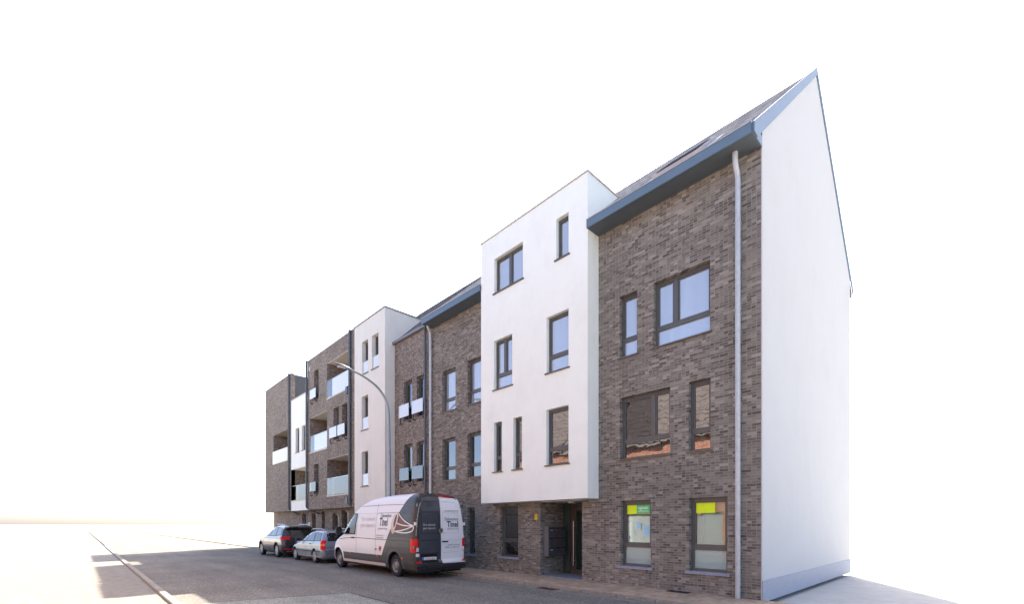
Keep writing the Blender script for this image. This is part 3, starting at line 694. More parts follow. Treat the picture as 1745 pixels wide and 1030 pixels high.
B('roof_edge', M['gutter'], fb, Z0, W0 + .02, AY - .03, AY + .2, 11.85, 11.9)
B('white_parapet', M['white'], fb, -36.5, -33.2, AY - .06, AY - .002, 6.05, 6.98)
for h in gz: window(fb, *h, GY, kind='d', sill=None)
mb = MB(); mb.box(W0 + .9, W1 - .02, AY + .03, AY + .042, 3.2, 4.2); mb.build('balustrade', M['glass_rail_clear'], fb)
B('balcony_edge', M['slab'], fb, W0 + .01, W1, AY - .03, AY + .16, 3.2, 3.25)
mb = MB(); mb.box(W0 + .1, W1 - .02, AY + .02, AY + .05, 4.2, 4.23); mb.build('rail', M['steel'], fb)
window(fb, -31.9, -30.0, 3.25, 5.1, AY + 1.36, 'd', rev=.1, sill=None)
downpipe(fb, -32.85, AY - .09, 2.75, 11.9, .06, 'dark_pipe', foot=[(-32.6, .2, 2.3), (-32.75, -.1, 2.5), (-32.85, -.36, 2.7)])
B('intercom_plate', M['slab'], fb, -32.0 + .9, -31.65 + .85, GY - .02, GY - .001, 1.5, 1.8)

# ================================================================ HOUSES ACROSS THE STREET (seen only in the window panes)
FY = -14.0
M['cornice'] = plain('grey_cornice', (128, 124, 120), .7, var=.08)
M['garage'] = plain('grey_garage_door', (150, 156, 160), .6, var=.06)
def house(x0, x1, eave, ridge, mat, label, garage=False, gx=None):
    h = thing('terraced_house', label, 'house', ((x0 + x1) / 2, FY, 0))
    w_ = x1 - x0; xs = [x0 + w_ * .12, x0 + w_ * .42, x0 + w_ * .72]; ww = w_ * .16
    holes = []
    for i, xx in enumerate(xs):
        holes.append((xx, xx + ww, 3.6, 5.2))
        if i < 2 and not garage: holes.append((xx, xx + ww, .9, 2.5))
    door = (xs[2], xs[2] + 1.0, 0, 2.3) if not gx else (gx[2], gx[2] + 1.0, 0, 2.3); holes.append(door)
    if garage: holes.append((x0 + .3, x0 + 4.1, 0, 2.3) if not gx else (gx[0], gx[1], 0, 2.3))
    mb = MB(); wall(mb, x0, x1, -.05, eave, 0, holes, .15)
    mb.face([(x0, 0, -.05), (x0, 0, eave), (x0, 9, eave), (x0, 9, -.05)]); mb.face([(x1, 0, -.05), (x1, 9, -.05), (x1, 9, eave), (x1, 0, eave)])
    mb.face([(x0, 9, -.05), (x0, 9, eave), (x1, 9, eave), (x1, 9, -.05)])
    mb.face([(x0, 0, eave), (x0, 4.5, ridge), (x0, 9, eave)]); mb.face([(x1, 0, eave), (x1, 9, eave), (x1, 4.5, ridge)])
    mb.v = [(x, FY - y, z) for x, y, z in mb.v]; mb.f = [f[::-1] for f in mb.f]; mb.build('wall', mat, h, fix=False)
    def flip(o_mb): o_mb.v = [(x, FY - y, z) for x, y, z in o_mb.v]; o_mb.f = [f[::-1] for f in o_mb.f]; return o_mb
    for (a, b, c, d) in holes:
        if (a, b, c, d) == door: flip(MB().box(a, b, .1, .14, c, d)).build('door', M['door_leaf'], h); continue
        if b - a > 2: flip(MB().box(a, b, .1, .14, c, d)).build('garage_door', M['garage'], h); continue
        m_ = MB(); m_.box(a, a + .07, .1, .16, c, d).box(b - .07, b, .1, .16, c, d).box(a + .07, b - .07, .1, .16, d - .07, d).box(a + .07, b - .07, .1, .16, c, c + .07).box((a + b) / 2 - .03, (a + b) / 2 + .03, .1, .16, c + .07, d - .07)
        wo = flip(m_).build('window', M['white_plastic'], h); flip(MB().box(a + .07, b - .07, .13, .14, c + .07, d - .07)).build('pane', M['glass'], wo)
    flip(MB().box(x0, x1, -.25, -.002, eave - .16, eave)).build('cornice', M['cornice'], h)
    m_ = MB(); m_.prism([(-.3, eave), (4.5, ridge), (4.5, ridge + .12), (-.3, eave + .1)], x0, x1); m_.prism([(4.5, ridge), (9.2, eave), (9.2, eave + .1), (4.5, ridge + .12)], x0, x1)
    flip(m_).build('roof', M['tile_brown'], h)
    flip(MB().box(x0 + w_ * .8, x0 + w_ * .8 + .7, 4.1, 4.9, ridge - .3, ridge + 1.1)).build('chimney', mat, h)
    s = (ridge - eave) / 4.8; k = 1.9
    m_ = MB(); m_.prism([(k, eave + .1 + (k + .3) * s), (k + .9, eave + .1 + (k + 1.2) * s), (k + .85, eave + .24 + (k + 1.2) * s), (k - .05, eave + .24 + (k + .3) * s)], x0 + w_ * .3, x0 + w_ * .3 + .8)
    flip(m_).build('roof_window', M['frame_w'], h)
house(-27.0, -20.2, 6.75, 11.9, M['brick_red'], 'orange brick house with a plain front door, farthest down the far side of the street')
house(-20.18, -13.4, 6.6, 11.9, M['brick_red'], 'orange brick house with a grey garage door across the street from the van', True, (-16.6, -13.7, -19.5))
house(-13.38, -6.6, 6.75, 12.0, M['brick_red'], 'orange brick house with a grey garage door across the street from the white bay', True, (-12.9, -9.9, -8.2))
house(-6.58, 1.0, 6.6, 11.8, M['brick_red'], 'orange brick house behind the photographer with a wide grey garage door', True)

# ================================================================ STREET LAMP
LX = -17.39
lamp = thing('street_lamp', 'tall galvanised street lamp curving out over the parked van', 'street lamp', (LX, -1.27, 0))
pts = [(LX, -1.27, 0), (LX, -1.27, 2.9), (LX, -1.29, 5.9), (LX, -1.33, 6.5), (LX, -1.46, 6.9), (LX, -1.75, 7.26), (LX, -2.13, 7.5), (LX, -2.49, 7.65), (LX, -2.85, 7.74), (LX, -3.0, 7.77)]
rr = [.085, .075, .058, .054, .05, .046, .042, .038, .036, .035]
# smooth the path
def smooth_path(p, r, n=4):
    out = []; ro = []
    for i in range(len(p) - 1):
        p0, p1, p2, p3 = [Vector(p[max(0, min(len(p) - 1, i + k))]) for k in (-1, 0, 1, 2)]
        for j in range(n):
            t = j / n
            out.append(.5 * ((2 * p1) + (p2 - p0) * t + (2 * p0 - 5 * p1 + 4 * p2 - p3) * t * t + (3 * p1 - p0 - 3 * p2 + p3) * t ** 3)); ro.append(r[i] * (1 - t) + r[i + 1] * t)
    out.append(Vector(p[-1])); ro.append(r[-1]); return out, ro
a_, b_ = smooth_path(pts, rr); MB().tube(a_, b_, 16).build('pole', M['lamp_metal'], lamp, smooth=True)
mb = MB()
secs = [(-2.92, .05, .045, 7.765), (-3.05, .11, .06, 7.78), (-3.3, .15, .065, 7.82), (-3.52, .13, .045, 7.85), (-3.62, .06, .02, 7.86)]
n0 = 0
for (y, hw_, hh, z) in secs:
    for k in range(14):
        t = 2 * math.pi * k / 14; mb.v.append((LX + hw_ * math.cos(t), y, z + (hh if math.sin(t) > 0 else hh * .55) * math.sin(t)))
for i in range(len(secs) - 1):
    for k in range(14): k2 = (k + 1) % 14; mb.f.append([i * 14 + k, i * 14 + k2, (i + 1) * 14 + k2, (i + 1) * 14 + k]); mb.fm.append(0)
mb.f.append(list(range(14))); mb.f.append([(len(secs) - 1) * 14 + k for k in range(14)]); mb.fm += [0, 0]
hd = mb.build('lamp_head', M['lamp_metal'], lamp, smooth=True)
MB().prism([(-.1, -3.1), (.1, -3.1), (.1, -3.5), (-.1, -3.5)], 0, .01, 'z')
ml = MB(); ml.box(LX - .09, LX + .09, -3.45, -3.1, 7.765, 7.79); ml.build('lens', M['white_plastic'], hd)
B('access_door', M['lamp_metal'], lamp, LX - .04, LX + .04, -1.36, -1.345, .5, .95)

# ================================================================ VEHICLES
def interp(tab, z):
    if z <= tab[0][0]: return tab[0][1]
    for (a, b), (c, d) in zip(tab, tab[1:]):
        if z <= c: return b + (d - b) * (z - a) / (c - a)
    return tab[-1][1]
class Shell:
    """a body made of stacked plan outlines: half width w, rear R and front F all depend on height"""
    def __init__(s, W, Rr, F, rr=.12, ax=.6, n=2.4, zs=None): s.W, s.Rr, s.F, s.rr, s.ax, s.n = W, Rr, F, rr, ax, n; s.zs = zs
    def par(s, z):
        w_, r, f = interp(s.W, z), interp(s.Rr, z), interp(s.F, z); ax = min(s.ax if not isinstance(s.ax, list) else interp(s.ax, z), (f - r) * .45); return w_, r, f, min(s.rr, w_ * .5), ax
    def y(s, x, z):
        w_, r, f, rr, ax = s.par(z)
        if x < r + rr: t = max(0, min(1, (r + rr - x) / rr)); return w_ - rr + rr * math.sqrt(1 - t * t)
        if x > f - ax: t = max(0, min(1, (x - f + ax) / ax)); return w_ * (1 - t ** s.n) ** (1 / s.n)
        return w_
    def xr(s, y, z):
        w_, r, f, rr, ax = s.par(z); y = abs(y)
        if y > w_ - rr: t = min(1, (y - w_ + rr) / rr); return r + rr - rr * math.sqrt(1 - t * t) + .0
        return r + .02 * (y / w_) ** 2
    def xf(s, y, z):
        w_, r, f, rr, ax = s.par(z); t = min(1, abs(y) / w_); return f - ax + ax * (1 - t ** s.n) ** (1 / s.n)
    def mesh(s):
        mb = MB(); rings = []
        for z in s.zs:
            w_, r, f, rr, ax = s.par(z); half = []
            for i in range(4): yy = (w_ - rr) * i / 4; half.append((s.xr(yy, z), yy))
            for i in range(7): t = i / 6 * math.pi / 2; half.append((r + rr - rr * math.cos(t), w_ - rr + rr * math.sin(t)))
            for i in range(1, 16): half.append((r + rr + (f - ax - r - rr) * i / 16, w_))
            for i in range(13):
                t = i / 12 * math.pi / 2; half.append((f - ax + ax * (math.sin(t)) ** (2 / s.n), w_ * max(0, math.cos(t)) ** (2 / s.n)))
            ring = half + [(x, -y) for x, y in half[-2:0:-1]]
            rings.append([(x, y, z) for x, y in ring])
        k = len(rings[0])
        for rg in rings: mb.v += rg
        for i in range(len(rings) - 1):
            for j in range(k): j2 = (j + 1) % k; mb.f.append([i * k + j, i * k + j2, (i + 1) * k + j2, (i + 1) * k + j]); mb.fm.append(0)
        mb.f.append(list(range(k))[::-1]); mb.fm.append(0)
        mb.f.append([(len(rings) - 1) * k + j for j in range(k)]); mb.fm.append(0)
        return mb
    def patch(s, poly, side, name, mat, parent, off=.006, thick=0, step=.1):
        bm = bmesh.new(); vs = [bm.verts.new((p[0], p[1], 0)) for p in poly]; bm.faces.new(vs)
        for ax_ in (0, 1):
            lo = min(p[ax_] for p in poly); hi = max(p[ax_] for p in poly); c = math.floor(lo / step) * step + step
            while c < hi - 1e-4:
                if c > lo + 1e-4:
                    co = [0, 0, 0]; co[ax_] = c; no = [0, 0, 0]; no[ax_] = 1
                    bmesh.ops.bisect_plane(bm, geom=bm.verts[:] + bm.edges[:] + bm.faces[:], plane_co=co, plane_no=no)
                c += step
        bmesh.ops.triangulate(bm, faces=bm.faces)
        border = [v for v in bm.verts if v.is_boundary]
        def pos(a, z, o_):
            if side in ('L', 'R'): sg = 1 if side == 'L' else -1; return (a, sg * (s.y(a, z) + o_), z)
            if side == 'rear': return (s.xr(a, z) - o_, a, z)
            return (s.xf(a, z) + o_, a, z)
        ring = [e for e in bm.edges if e.is_boundary]
        if thick:
            pairs = [(e.verts[0], e.verts[1]) for e in ring]; low = {}
            for v in border: low[v] = bm.verts.new(pos(v.co.x, v.co.y, off - thick))
        tops = [v for v in bm.verts if not thick or v not in set(low.values())]
        for v in tops: v.co = pos(v.co.x, v.co.y, off)
        if thick:
            for a, b in pairs: bm.faces.new([a, b, low[b], low[a]])
        bmesh.ops.recalc_face_normals(bm, faces=bm.faces)
        if not thick:
            bm.normal_update()
            ref = bm.faces[0]; dirn = {'L': Vector((0, 1, 0)), 'R': Vector((0, -1, 0)), 'rear': Vector((-1, 0, 0)), 'front': Vector((1, 0, 0))}[side]
            if ref.normal.dot(dirn) < 0: bmesh.ops.reverse_faces(bm, faces=bm.faces)
        me = bpy.data.meshes.new(name); bm.to_mesh(me); bm.free(); me.materials.append(mat)
        for p in me.polygons: p.use_smooth = True
        me.set_sharp_from_angle(angle=R(40))
        o = bpy.data.objects.new(name, me); COL.objects.link(o); o.parent = parent; o['_local'] = 1
        return o
    def line(s, pts, wd, side, name, mat, parent, off=.003):
        poly = []; n_ = len(pts)
        L = []; Rr_ = []
        for i, p in enumerate(pts):
            a = Vector(pts[max(0, i - 1)]); b = Vector(pts[min(n_ - 1, i + 1)]); d = (b - a).normalized(); nn = Vector((-d.y, d.x)) * wd / 2
            L.append((p[0] + nn.x, p[1] + nn.y)); Rr_.append((p[0] - nn.x, p[1] - nn.y))
        return s.patch(L + Rr_[::-1], side, name, mat, parent, off, step=.15)
def cut_arches(body, cs, rad, wy, dark):
    """carve the wheel arches out of the body mesh"""
    me = body.data; me.materials.append(dark)
    for (x, z, r_) in cs:
        for sg in (1, -1):
            c = MB().lathe([(0, 0), (r_, 0), (r_, .5), (0, .5)], (x, sg * (wy + .25) - .25, z), 'y', 36)
            co = c.build('cutter', dark); co.parent = body.parent
            m = body.modifiers.new('b', 'BOOLEAN'); m.operation = 'DIFFERENCE'; m.object = co; m.solver = 'EXACT'; m.material_mode = 'TRANSFER'
            dg = bpy.context.evaluated_depsgraph_get(); dg.update()
            nm = bpy.data.meshes.new_from_object(body.evaluated_get(dg)); body.modifiers.remove(m); body.data = nm
            bpy.data.objects.remove(co)
    for p in body.data.polygons: p.use_smooth = True
    body.data.set_sharp_from_angle(angle=R(30))
M['rubber'] = plain('tyre_rubber', (34, 34, 35), .85, var=.2, scale=12)
M['rim'] = plain('rim_grey_steel', (132, 132, 130), .45, .5, .12, 15)
M['rim_alloy'] = plain('rim_alloy', (196, 198, 200), .3, .7, .06)
M['under'] = plain('underbody_black', (16, 16, 17), .9)
def wheel(par, x, y, r, wd, sg, rim='rim', spokes=0, hub=True):
    t = .0
    o = MB(); s_ = sg
    prof = [(r * .62, -wd / 2), (r * .9, -wd / 2), (r * .985, -wd / 2 + .025), (r, -wd / 2 + .05), (r, wd / 2 - .05), (r * .985, wd / 2 - .025), (r * .9, wd / 2), (r * .62, wd / 2)]
    o.lathe(prof, (x, y, r), 'y', 40)
    ty = o.build('wheel', M['rubber'], par, smooth=True); ty['_local'] = 1
    f = MB(); ye = sg * wd / 2
    pr = [(r * .65, ye * 1.0), (r * .63, ye * .93), (r * .58, ye * .72), (r * .5, ye * .6), (r * .34, ye * .66), (r * .3, ye * .9), (r * .18, ye * .98), (0, ye * 1.0)]
    if spokes: pr = [(r * .66, ye * 1.0), (r * .62, ye * .95), (r * .58, ye * .3), (0, ye * .3)]
    f.lathe(pr, (x, y, r), 'y', 40); rm = f.build('rim', M[rim] if not spokes else M['under'], ty, smooth=True); rm['_local'] = 1
    if spokes:
        f = MB()
        for k in range(spokes):
            a = 2 * math.pi * k / spokes; d = Vector((math.cos(a), 0, math.sin(a))); n = Vector((-d.z, 0, d.x))
            c = Vector((x, y, r)); i0 = d * r * .1; i1 = d * r * .63
            q = [c + i0 + n * r * .11, c + i0 - n * r * .11, c + i1 - n * r * .085, c + i1 + n * r * .085]
            b0 = len(f.v); f.v += [(v.x, y + ye * .6, v.z) for v in q] + [(v.x, y + ye * .97, v.z) for v in q]
            for qq in ((0, 1, 2, 3), (4, 5, 6, 7), (0, 1, 5, 4), (1, 2, 6, 5), (2, 3, 7, 6), (3, 0, 4, 7)): f.f.append([b0 + i for i in qq]); f.fm.append(0)
        f.lathe([(r * .16, ye * .6), (r * .16, ye * 1.0), (0, ye * 1.0)], (x, y, r), 'y', 16)
        f.lathe([(r * .66, ye * .95), (r * .66, ye * 1.01), (r * .6, ye * 1.01), (r * .6, ye * .6)], (x, y, r), 'y', 40)
        f.build('spokes', M[rim], ty, smooth=True)
    else:
        f = MB()
        for k in range(16):
            a = 2 * math.pi * k / 16; f.lathe([(0, ye * .69), (r * .045, ye * .69), (r * .045, ye * .55)], (x + math.cos(a) * r * .44, y, r + math.sin(a) * r * .44), 'y', 8)
        f.build('rim_holes', M['under'], ty)
    return ty
def local(o): o['_local'] = 1; return o

# ------------------------------------------------ van
VX, VYC = -12.0, -2.33
van = local(thing('delivery_van', 'long high roof white and dark grey panel van with lettering parked at the kerb', 'van', (VX, VYC, ZR), math.pi))
def paint_van():
    a = NT('van_livery_paint'); s = a.n('SeparateXYZ'); a.l(a.tc.outputs['Object'], s.inputs[0]); x, y, z = s.outputs
    # dark rear part: left of a sloping, slightly curved border; dark band along the sill
    bx = a.math('MULTIPLY', a.math('SUBTRACT', 2.70, z), .80); bx = a.math('ADD', bx, .56)
    cur = a.math('MULTIPLY', a.math('MULTIPLY', a.math('SUBTRACT', 2.68, z), a.math('SUBTRACT', z, .75)), .12); bx = a.math('ADD', bx, cur)
    d1 = a.math('LESS_THAN', x, bx); d2 = a.math('LESS_THAN', z, .66)
    nearr = a.math('LESS_THAN', x, .22); right = a.math('LESS_THAN', y, -.05)
    white_rear = a.math('MULTIPLY', a.math('MULTIPLY', nearr, right), a.math('GREATER_THAN', z, .46))
    far = a.math('MULTIPLY', a.math('LESS_THAN', y, -.7), a.math('GREATER_THAN', z, .66))
    dk = a.math('MAXIMUM', a.math('MULTIPLY', d1, a.math('SUBTRACT', 1.0, far)), d2)
    dk = a.math('MULTIPLY', dk, a.math('SUBTRACT', 1.0, white_rear))
    col = a.mix(dk, srgb((228, 228, 229)), srgb((42, 39, 38)))
    dirt = a.math('MULTIPLY', a.noise(2.5, 6, .7), a.ramp(z, [(.1, (1, 1, 1)), (.9, (0, 0, 0))]))
    col = a.mix(a.math('MULTIPLY', dirt, .45), col, srgb((120, 112, 104)))
    a.set(col, .42, coat=.2); return a.m
M['van_paint'] = paint_van()
M['van_dark'] = plain('van_dark_grey', (62, 63, 66), .3, var=.05, coat=.5)
M['van_white'] = plain('van_white', (226, 226, 228), .3, var=.03, coat=.5)
M['van_rear_dark'] = plain('van_rear_dark', (56, 62, 70), .28, var=.05, coat=.5)
M['clad'] = plain('grey_plastic_cladding', (78, 77, 76), .6, var=.08, scale=12)
M['clad_pale'] = plain('silver_sill_trim', (200, 192, 186), .45, var=.05)  # even pale tone of the sill strips
M['red_lamp'] = plain('red_lamp_lens', (214, 8, 16), .3, var=.1, spec=.3)
M['amber'] = plain('amber_lens', (235, 110, 30), .2, coat=1)
M['clear_lamp'] = plain('clear_lamp_lens', (215, 215, 215), .15, coat=1)
M['plate'] = plain('plate_white', (222, 220, 222), .4, var=.03)
M['plate_blue'] = plain('plate_blue', (30, 70, 170), .4)
M['plate_red'] = plain('plate_letters', (130, 40, 52), .5)
M['ink'] = plain('dark_print', (50, 48, 54), .5, var=.02)
M['ink_pale'] = plain('pale_print', (196, 186, 176), .5, var=.02)
M['ink_ghost'] = plain('faint_print', (214, 203, 196), .5, var=.02)
M['beige'] = plain('beige_print', (206, 188, 164), .5, var=.06)
vW = [(.22, .84), (.3, .93), (.45, .965), (.7, .975), (1.3, .972), (1.75, .945), (2.2, .88), (2.45, .83), (2.58, .765), (2.66, .66), (2.705, .5)]
vR = [(.22, .10), (.3, .02), (.5, .0), (.52, .10), (1.2, .10), (2.2, .14), (2.5, .20), (2.62, .30), (2.705, .5)]
vF = [(.22, 6.5), (.4, 6.68), (.7, 6.68), (.95, 6.56), (1.1, 6.38), (1.22, 6.05), (1.32, 5.75), (1.45, 5.6), (1.9, 5.10), (2.2, 4.72), (2.4, 4.35), (2.55, 3.9), (2.66, 3.3), (2.705, 2.7)]
vz = [.22, .26, .3, .38, .45, .5, .52, .6, .7, .82, .95, 1.02, 1.1, 1.16, 1.22, 1.27, 1.32, 1.38, 1.45, 1.6, 1.75, 1.9, 2.05, 2.2, 2.3, 2.4, 2.45, 2.5, 2.55, 2.58, 2.62, 2.66, 2.685, 2.705]
VS = Shell(vW, vR, vF, rr=.10, ax=[(.2, .75), (1.1, .75), (1.5, .62), (2.2, .6), (2.7, 1.0)], n=2.3, zs=vz)
vb = VS.mesh().build('body', M['van_paint'], van, smooth=True); local(vb)
WR = .365; WXr, WXf = 1.31, 5.72
cut_arches(vb, [(WXr, WR, .47), (WXf, WR, .46)], .45, .62 + .0, M['under'])
for (x_, nm) in ((WXr, 0), (WXf, 1)):
    wheel(van, x_, .80, WR, .24, 1); wheel(van, x_, -.66, WR, .24, -1)
def arch_trim(sh, x, z, r0, r1, side, par, mat, off=.012, th=.03, a0=-8, a1=188):
    n_ = 26; out = [(x + r1 * math.cos(R(a0 + (a1 - a0) * i / n_)), z + r1 * math.sin(R(a0 + (a1 - a0) * i / n_))) for i in range(n_ + 1)]
    inn = [(x + r0 * math.cos(R(a0 + (a1 - a0) * i / n_)), z + r0 * math.sin(R(a0 + (a1 - a0) * i / n_))) for i in range(n_ + 1)]
    mb = MB(); sg = 1 if side == 'L' else -1
    for i in range(n_):
        q = [out[i], out[i + 1], inn[i + 1], inn[i]]
        P3 = lambda p, o_: (p[0], sg * (sh.y(p[0], max(p[1], .25)) + o_), p[1])
        mb.face([P3(q[0], .002), P3(q[1], .002), P3(q[2], off), P3(q[3], off)]); mb.face([P3(q[2], off), P3(q[3], off), P3(q[3], -th), P3(q[2], -th)])
    o = mb.build('wheel_arch', mat, par, smooth=True); return o
for side in ('L', 'R'):
    arch_trim(VS, WXr, WR, .46, .565, side, van, M['clad']); arch_trim(VS, WXf, WR, .45, .53, side, van, M['van_white'])
    VS.patch([(1.95, .30), (1.95, .40), (5.15, .40), (5.15, .30)], side, 'sill_trim', M['clad_pale'], van, .012, .02)
    VS.patch([(5.55, 1.33), (5.26, 1.64), (4.95, 1.90), (4.58, 2.09), (4.25, 2.12), (4.12, 2.10), (4.20, 1.33)], side, 'window_surround', M['black'], van, .006)
    VS.patch([(5.42, 1.37), (5.16, 1.64), (4.88, 1.87), (4.55, 2.04), (4.28, 2.07), (4.18, 2.05), (4.26, 1.37)], side, 'window', M['car_glass'], van, .011)
    VS.line([(4.12, .66), (4.12, 1.25), (4.05, 2.12)], .012, side, 'door_seam', M['under'], van)
    VS.line([(2.62, .66), (2.62, 2.42)], .012, side, 'door_seam', M['under'], van)
    VS.line([(.12, 1.17), (1.5, 1.185), (3.0, 1.2), (4.4, 1.22), (6.0, 1.12)], .022, side, 'body_crease', M['ink_pale'] if False else M['clad'], van)
    VS.line([(.18, 2.33), (2.2, 2.36), (3.9, 2.36)], .016, side, 'roof_seam', M['clad'], van)
    VS.line([(.3, 2.03), (.5, 2.08), (2.5, 2.09), (2.58, 2.06)], .014, side, 'panel_seam', M['clad'], van)
    VS.line([(2.7, 2.09), (4.0, 2.10)], .012, side, 'panel_seam', M['ink_pale'], van)
    VS.line([(.28, 1.38), (.28, 2.02)], .012, side, 'panel_seam', M['clad'], van)
    VS.patch([(4.28, 1.19), (4.28, 1.24), (4.5, 1.24), (4.5, 1.19)], side, 'handle', M['black'], van, .03, .03)
    for xx in (.78, 2.45, 4.62): VS.patch([(xx, .60), (xx, .66), (xx + .06, .66), (xx + .06, .60)], side, 'side_marker', M['amber'], van, .012, .012)
    sg = 1 if side == 'L' else -1
    # tail lamp wraps the corner
    if side == 'L':
        mb = MB(); 
    mbm = MB(); mbm.box(5.22, 5.38, sg * 1.03, sg * 1.24, 1.30, 1.62); mbm.box(5.28, 5.34, sg * .93, sg * 1.03, 1.36, 1.42)
    mo = mbm.build('mirror', M['black'], van, smooth=True, bevel=.035)
def tail_lamp(sh, side, z0, z1, depth, inw, par, mat, off=.012):
    """lens wrapping from the side round the rear corner"""
    sg = 1 if side == 'L' else -1; mb = MB(); N = 12; Z = 6
    grid = []
    for j in range(Z + 1):
        z = z0 + (z1 - z0) * j / Z; w_, r, f, rr, ax = sh.par(z); row = []
        path = [(r + rr + depth * (1 - i / 4), w_ + off) for i in range(4)]
        for i in range(9):
            t = i / 8 * math.pi / 2; path.append((r + rr - (rr + off) * math.sin(t), w_ - rr + (rr + off) * math.cos(t)))
        path.append((r - off, w_ - rr - inw))
        row = [(x, sg * y, z) for x, y in path]; grid.append(row)
    k = len(grid[0])
    for row in grid: mb.v += row
    for j in range(Z):
        for i in range(k - 1): mb.f.append([j * k + i, j * k + i + 1, (j + 1) * k + i + 1, (j + 1) * k + i]); mb.fm.append(0)
    return mb.build('tail_lamp', mat, par, smooth=True)
VSr = Shell(vW, [(.0, .10), (2.2, .10)], vF, rr=.10, ax=.7, n=2.3)
for sd_ in ('L', 'R'):
    tail_lamp(VS, sd_, .84, 1.25, .12, .03, van, M['red_lamp'])
    sg = 1 if sd_ == 'L' else -1
    local(MB().box(.075, .088, sg * .83, sg * .91, .86, .98).build('reversing_lamp', M['clear_lamp'], van))
    VS.patch([(sg * .80, .70), (sg * .80, .80), (sg * .915, .80), (sg * .915, .70)], 'rear', 'reflective_tab', M['white_plastic'], van, .02, .02)
    VS.patch([(sg * .74, .50), (sg * .74, .56), (sg * .915, .56), (sg * .915, .50)], 'rear', 'reflector', M['red_lamp'], van, .02, .02)
# rear doors
ldoor = VS.patch([(.80, .47), (.80, 1.3), (.76, 1.9), (.69, 2.44), (.62, 2.56), (.012, 2.60), (.008, .47)], 'rear', 'rear_door', M['van_rear_dark'], van, .016, .016); ldoor['label'] = 'dark blue grey left rear door'
rdoor = VS.patch([(-.80, .47), (-.80, 1.3), (-.76, 1.9), (-.69, 2.44), (-.62, 2.56), (.0, 2.60), (-.004, .47)], 'rear', 'rear_door', M['van_white'], van, .016, .016); rdoor['label'] = 'white right rear door'
for sg, mat, dd in ((1, M['under'], ldoor), (-1, M['ink_pale'], rdoor)):
    for poly in ([(.08, 1.42), (.72, 1.42), (.69, 2.06), (.08, 2.08), (.08, 1.42)], [(.08, 2.12), (.69, 2.10), (.62, 2.42), (.08, 2.44)], [(.05, 1.20), (.74, 1.20)], [(.08, .80), (.7, .80)]):
        VS.line([(sg * a, b) for a, b in poly], .014, 'rear', 'door_crease', mat, dd, .0185)
VS.patch([(-.03, 1.13), (-.03, 1.17), (-.27, 1.17), (-.27, 1.13)], 'rear', 'handle', M['black'], rdoor, .035, .02)
VS.patch([(.74, .50), (.74, .78), (.14, .78), (.14, .50)], 'rear', 'plate_recess', M['under'], ldoor, .019)
pl = VS.patch([(.70, .56), (.70, .68), (.18, .68), (.18, .56)], 'rear', 'number_plate', M['plate'], van, .03, .01)
VS.patch([(.698, .562), (.698, .678), (.65, .678), (.65, .562)], 'rear', 'country_band', M['plate_blue'], pl, .0315)
rear_fn = lambda y0, z0, o=.022: (lambda u, v: (VS.xr(y0 - u, z0 + v) - o, y0 - u, z0 + v))
lettering('2-ASH-953', .105, rear_fn(.63, .582, .033), M['plate_red'], pl, sx=.82)
# emblem
em = MB(); em.lathe([(0, 0), (.075, 0), (.085, -.01), (.085, .01)], (0, 0, 0), 'z', 24)
em.v = [(.105 - .03 + z, y + .01, 1.50 + x) for x, y, z in em.v]; em.build('badge', M['steel'], van, smooth=True)
lettering('W', .12, lambda u, v: (.062, .01 - u, 1.465 + v), M['ink'], van, name='badge_mark', align='CENTER', sx=.8)
em = MB(); em.box(0, 0, 0, 0, 0, 0)
# lettering on the rear
lettering('Ons vakwerk,', .105, rear_fn(.66, 1.66), M['ink_pale'], ldoor, sx=.80); lettering('geen lapwerk', .105, rear_fn(.66, 1.55), M['ink_pale'], ldoor, sx=.80)
lettering('Dakwerken', .15, rear_fn(-.70, 1.83), M['ink'], rdoor, align='RIGHT', sx=.78)
lettering('Tinel', .27, rear_fn(-.70, 1.62), M['ink'], rdoor, align='RIGHT', bold=.006, sx=.85)
lettering('specialisatie roofing', .062, rear_fn(-.70, 1.54), M['ink'], rdoor, align='RIGHT', sx=.92)
lettering('www.dakwerkentinel.be', .062, rear_fn(-.71, 2.13), M['ink'], rdoor, align='RIGHT', sx=.90)
lettering('info@dakwerkentinel.be', .058, rear_fn(-.74, 1.02), M['ink'], rdoor, align='RIGHT', sx=.85)
lettering('0486 68 12 31 / 0487 17 16 70', .058, rear_fn(-.74, .94), M['ink'], rdoor, align='RIGHT', sx=.80)
# hinge
for sg in (1, -1):
    for zz in (1.72, .98, 2.3): local(MB().box(.07, .16, sg * (VS.par(zz)[0] - .03), sg * (VS.par(zz)[0] + .012), zz - .05, zz + .05).build('hinge', M['white_plastic'] if zz == 1.72 else M['van_dark'], van, bevel=.006))
# bumper, step, tow bar
mb = MB(); mb.box(-.02, .12, -.93, .93, .26, .44); b1 = mb.build('bumper', M['black'], van, bevel=.035, smooth=True)
local(MB().box(-.07, .02, -.62, .62, .34, .40).build('bumper_step', M['bracket'], van, bevel=.01))
local(MB().tube([(.1, -.05, .24), (-.1, -.05, .24), (-.14, -.05, .30)], .03, 10).build('tow_bar', M['black'], van, smooth=True))
MB().box(.1, .9, -.8, .8, .18, .24).build('underbody', M['under'], van); MB().box(1.9, 5.1, -.72, .72, .2, .26).build('underbody', M['under'], van)
MB().tube([(3.0, .3, .24), (2.2, .3, .24)], .09, 12).build('fuel_tank', M['under'], van)
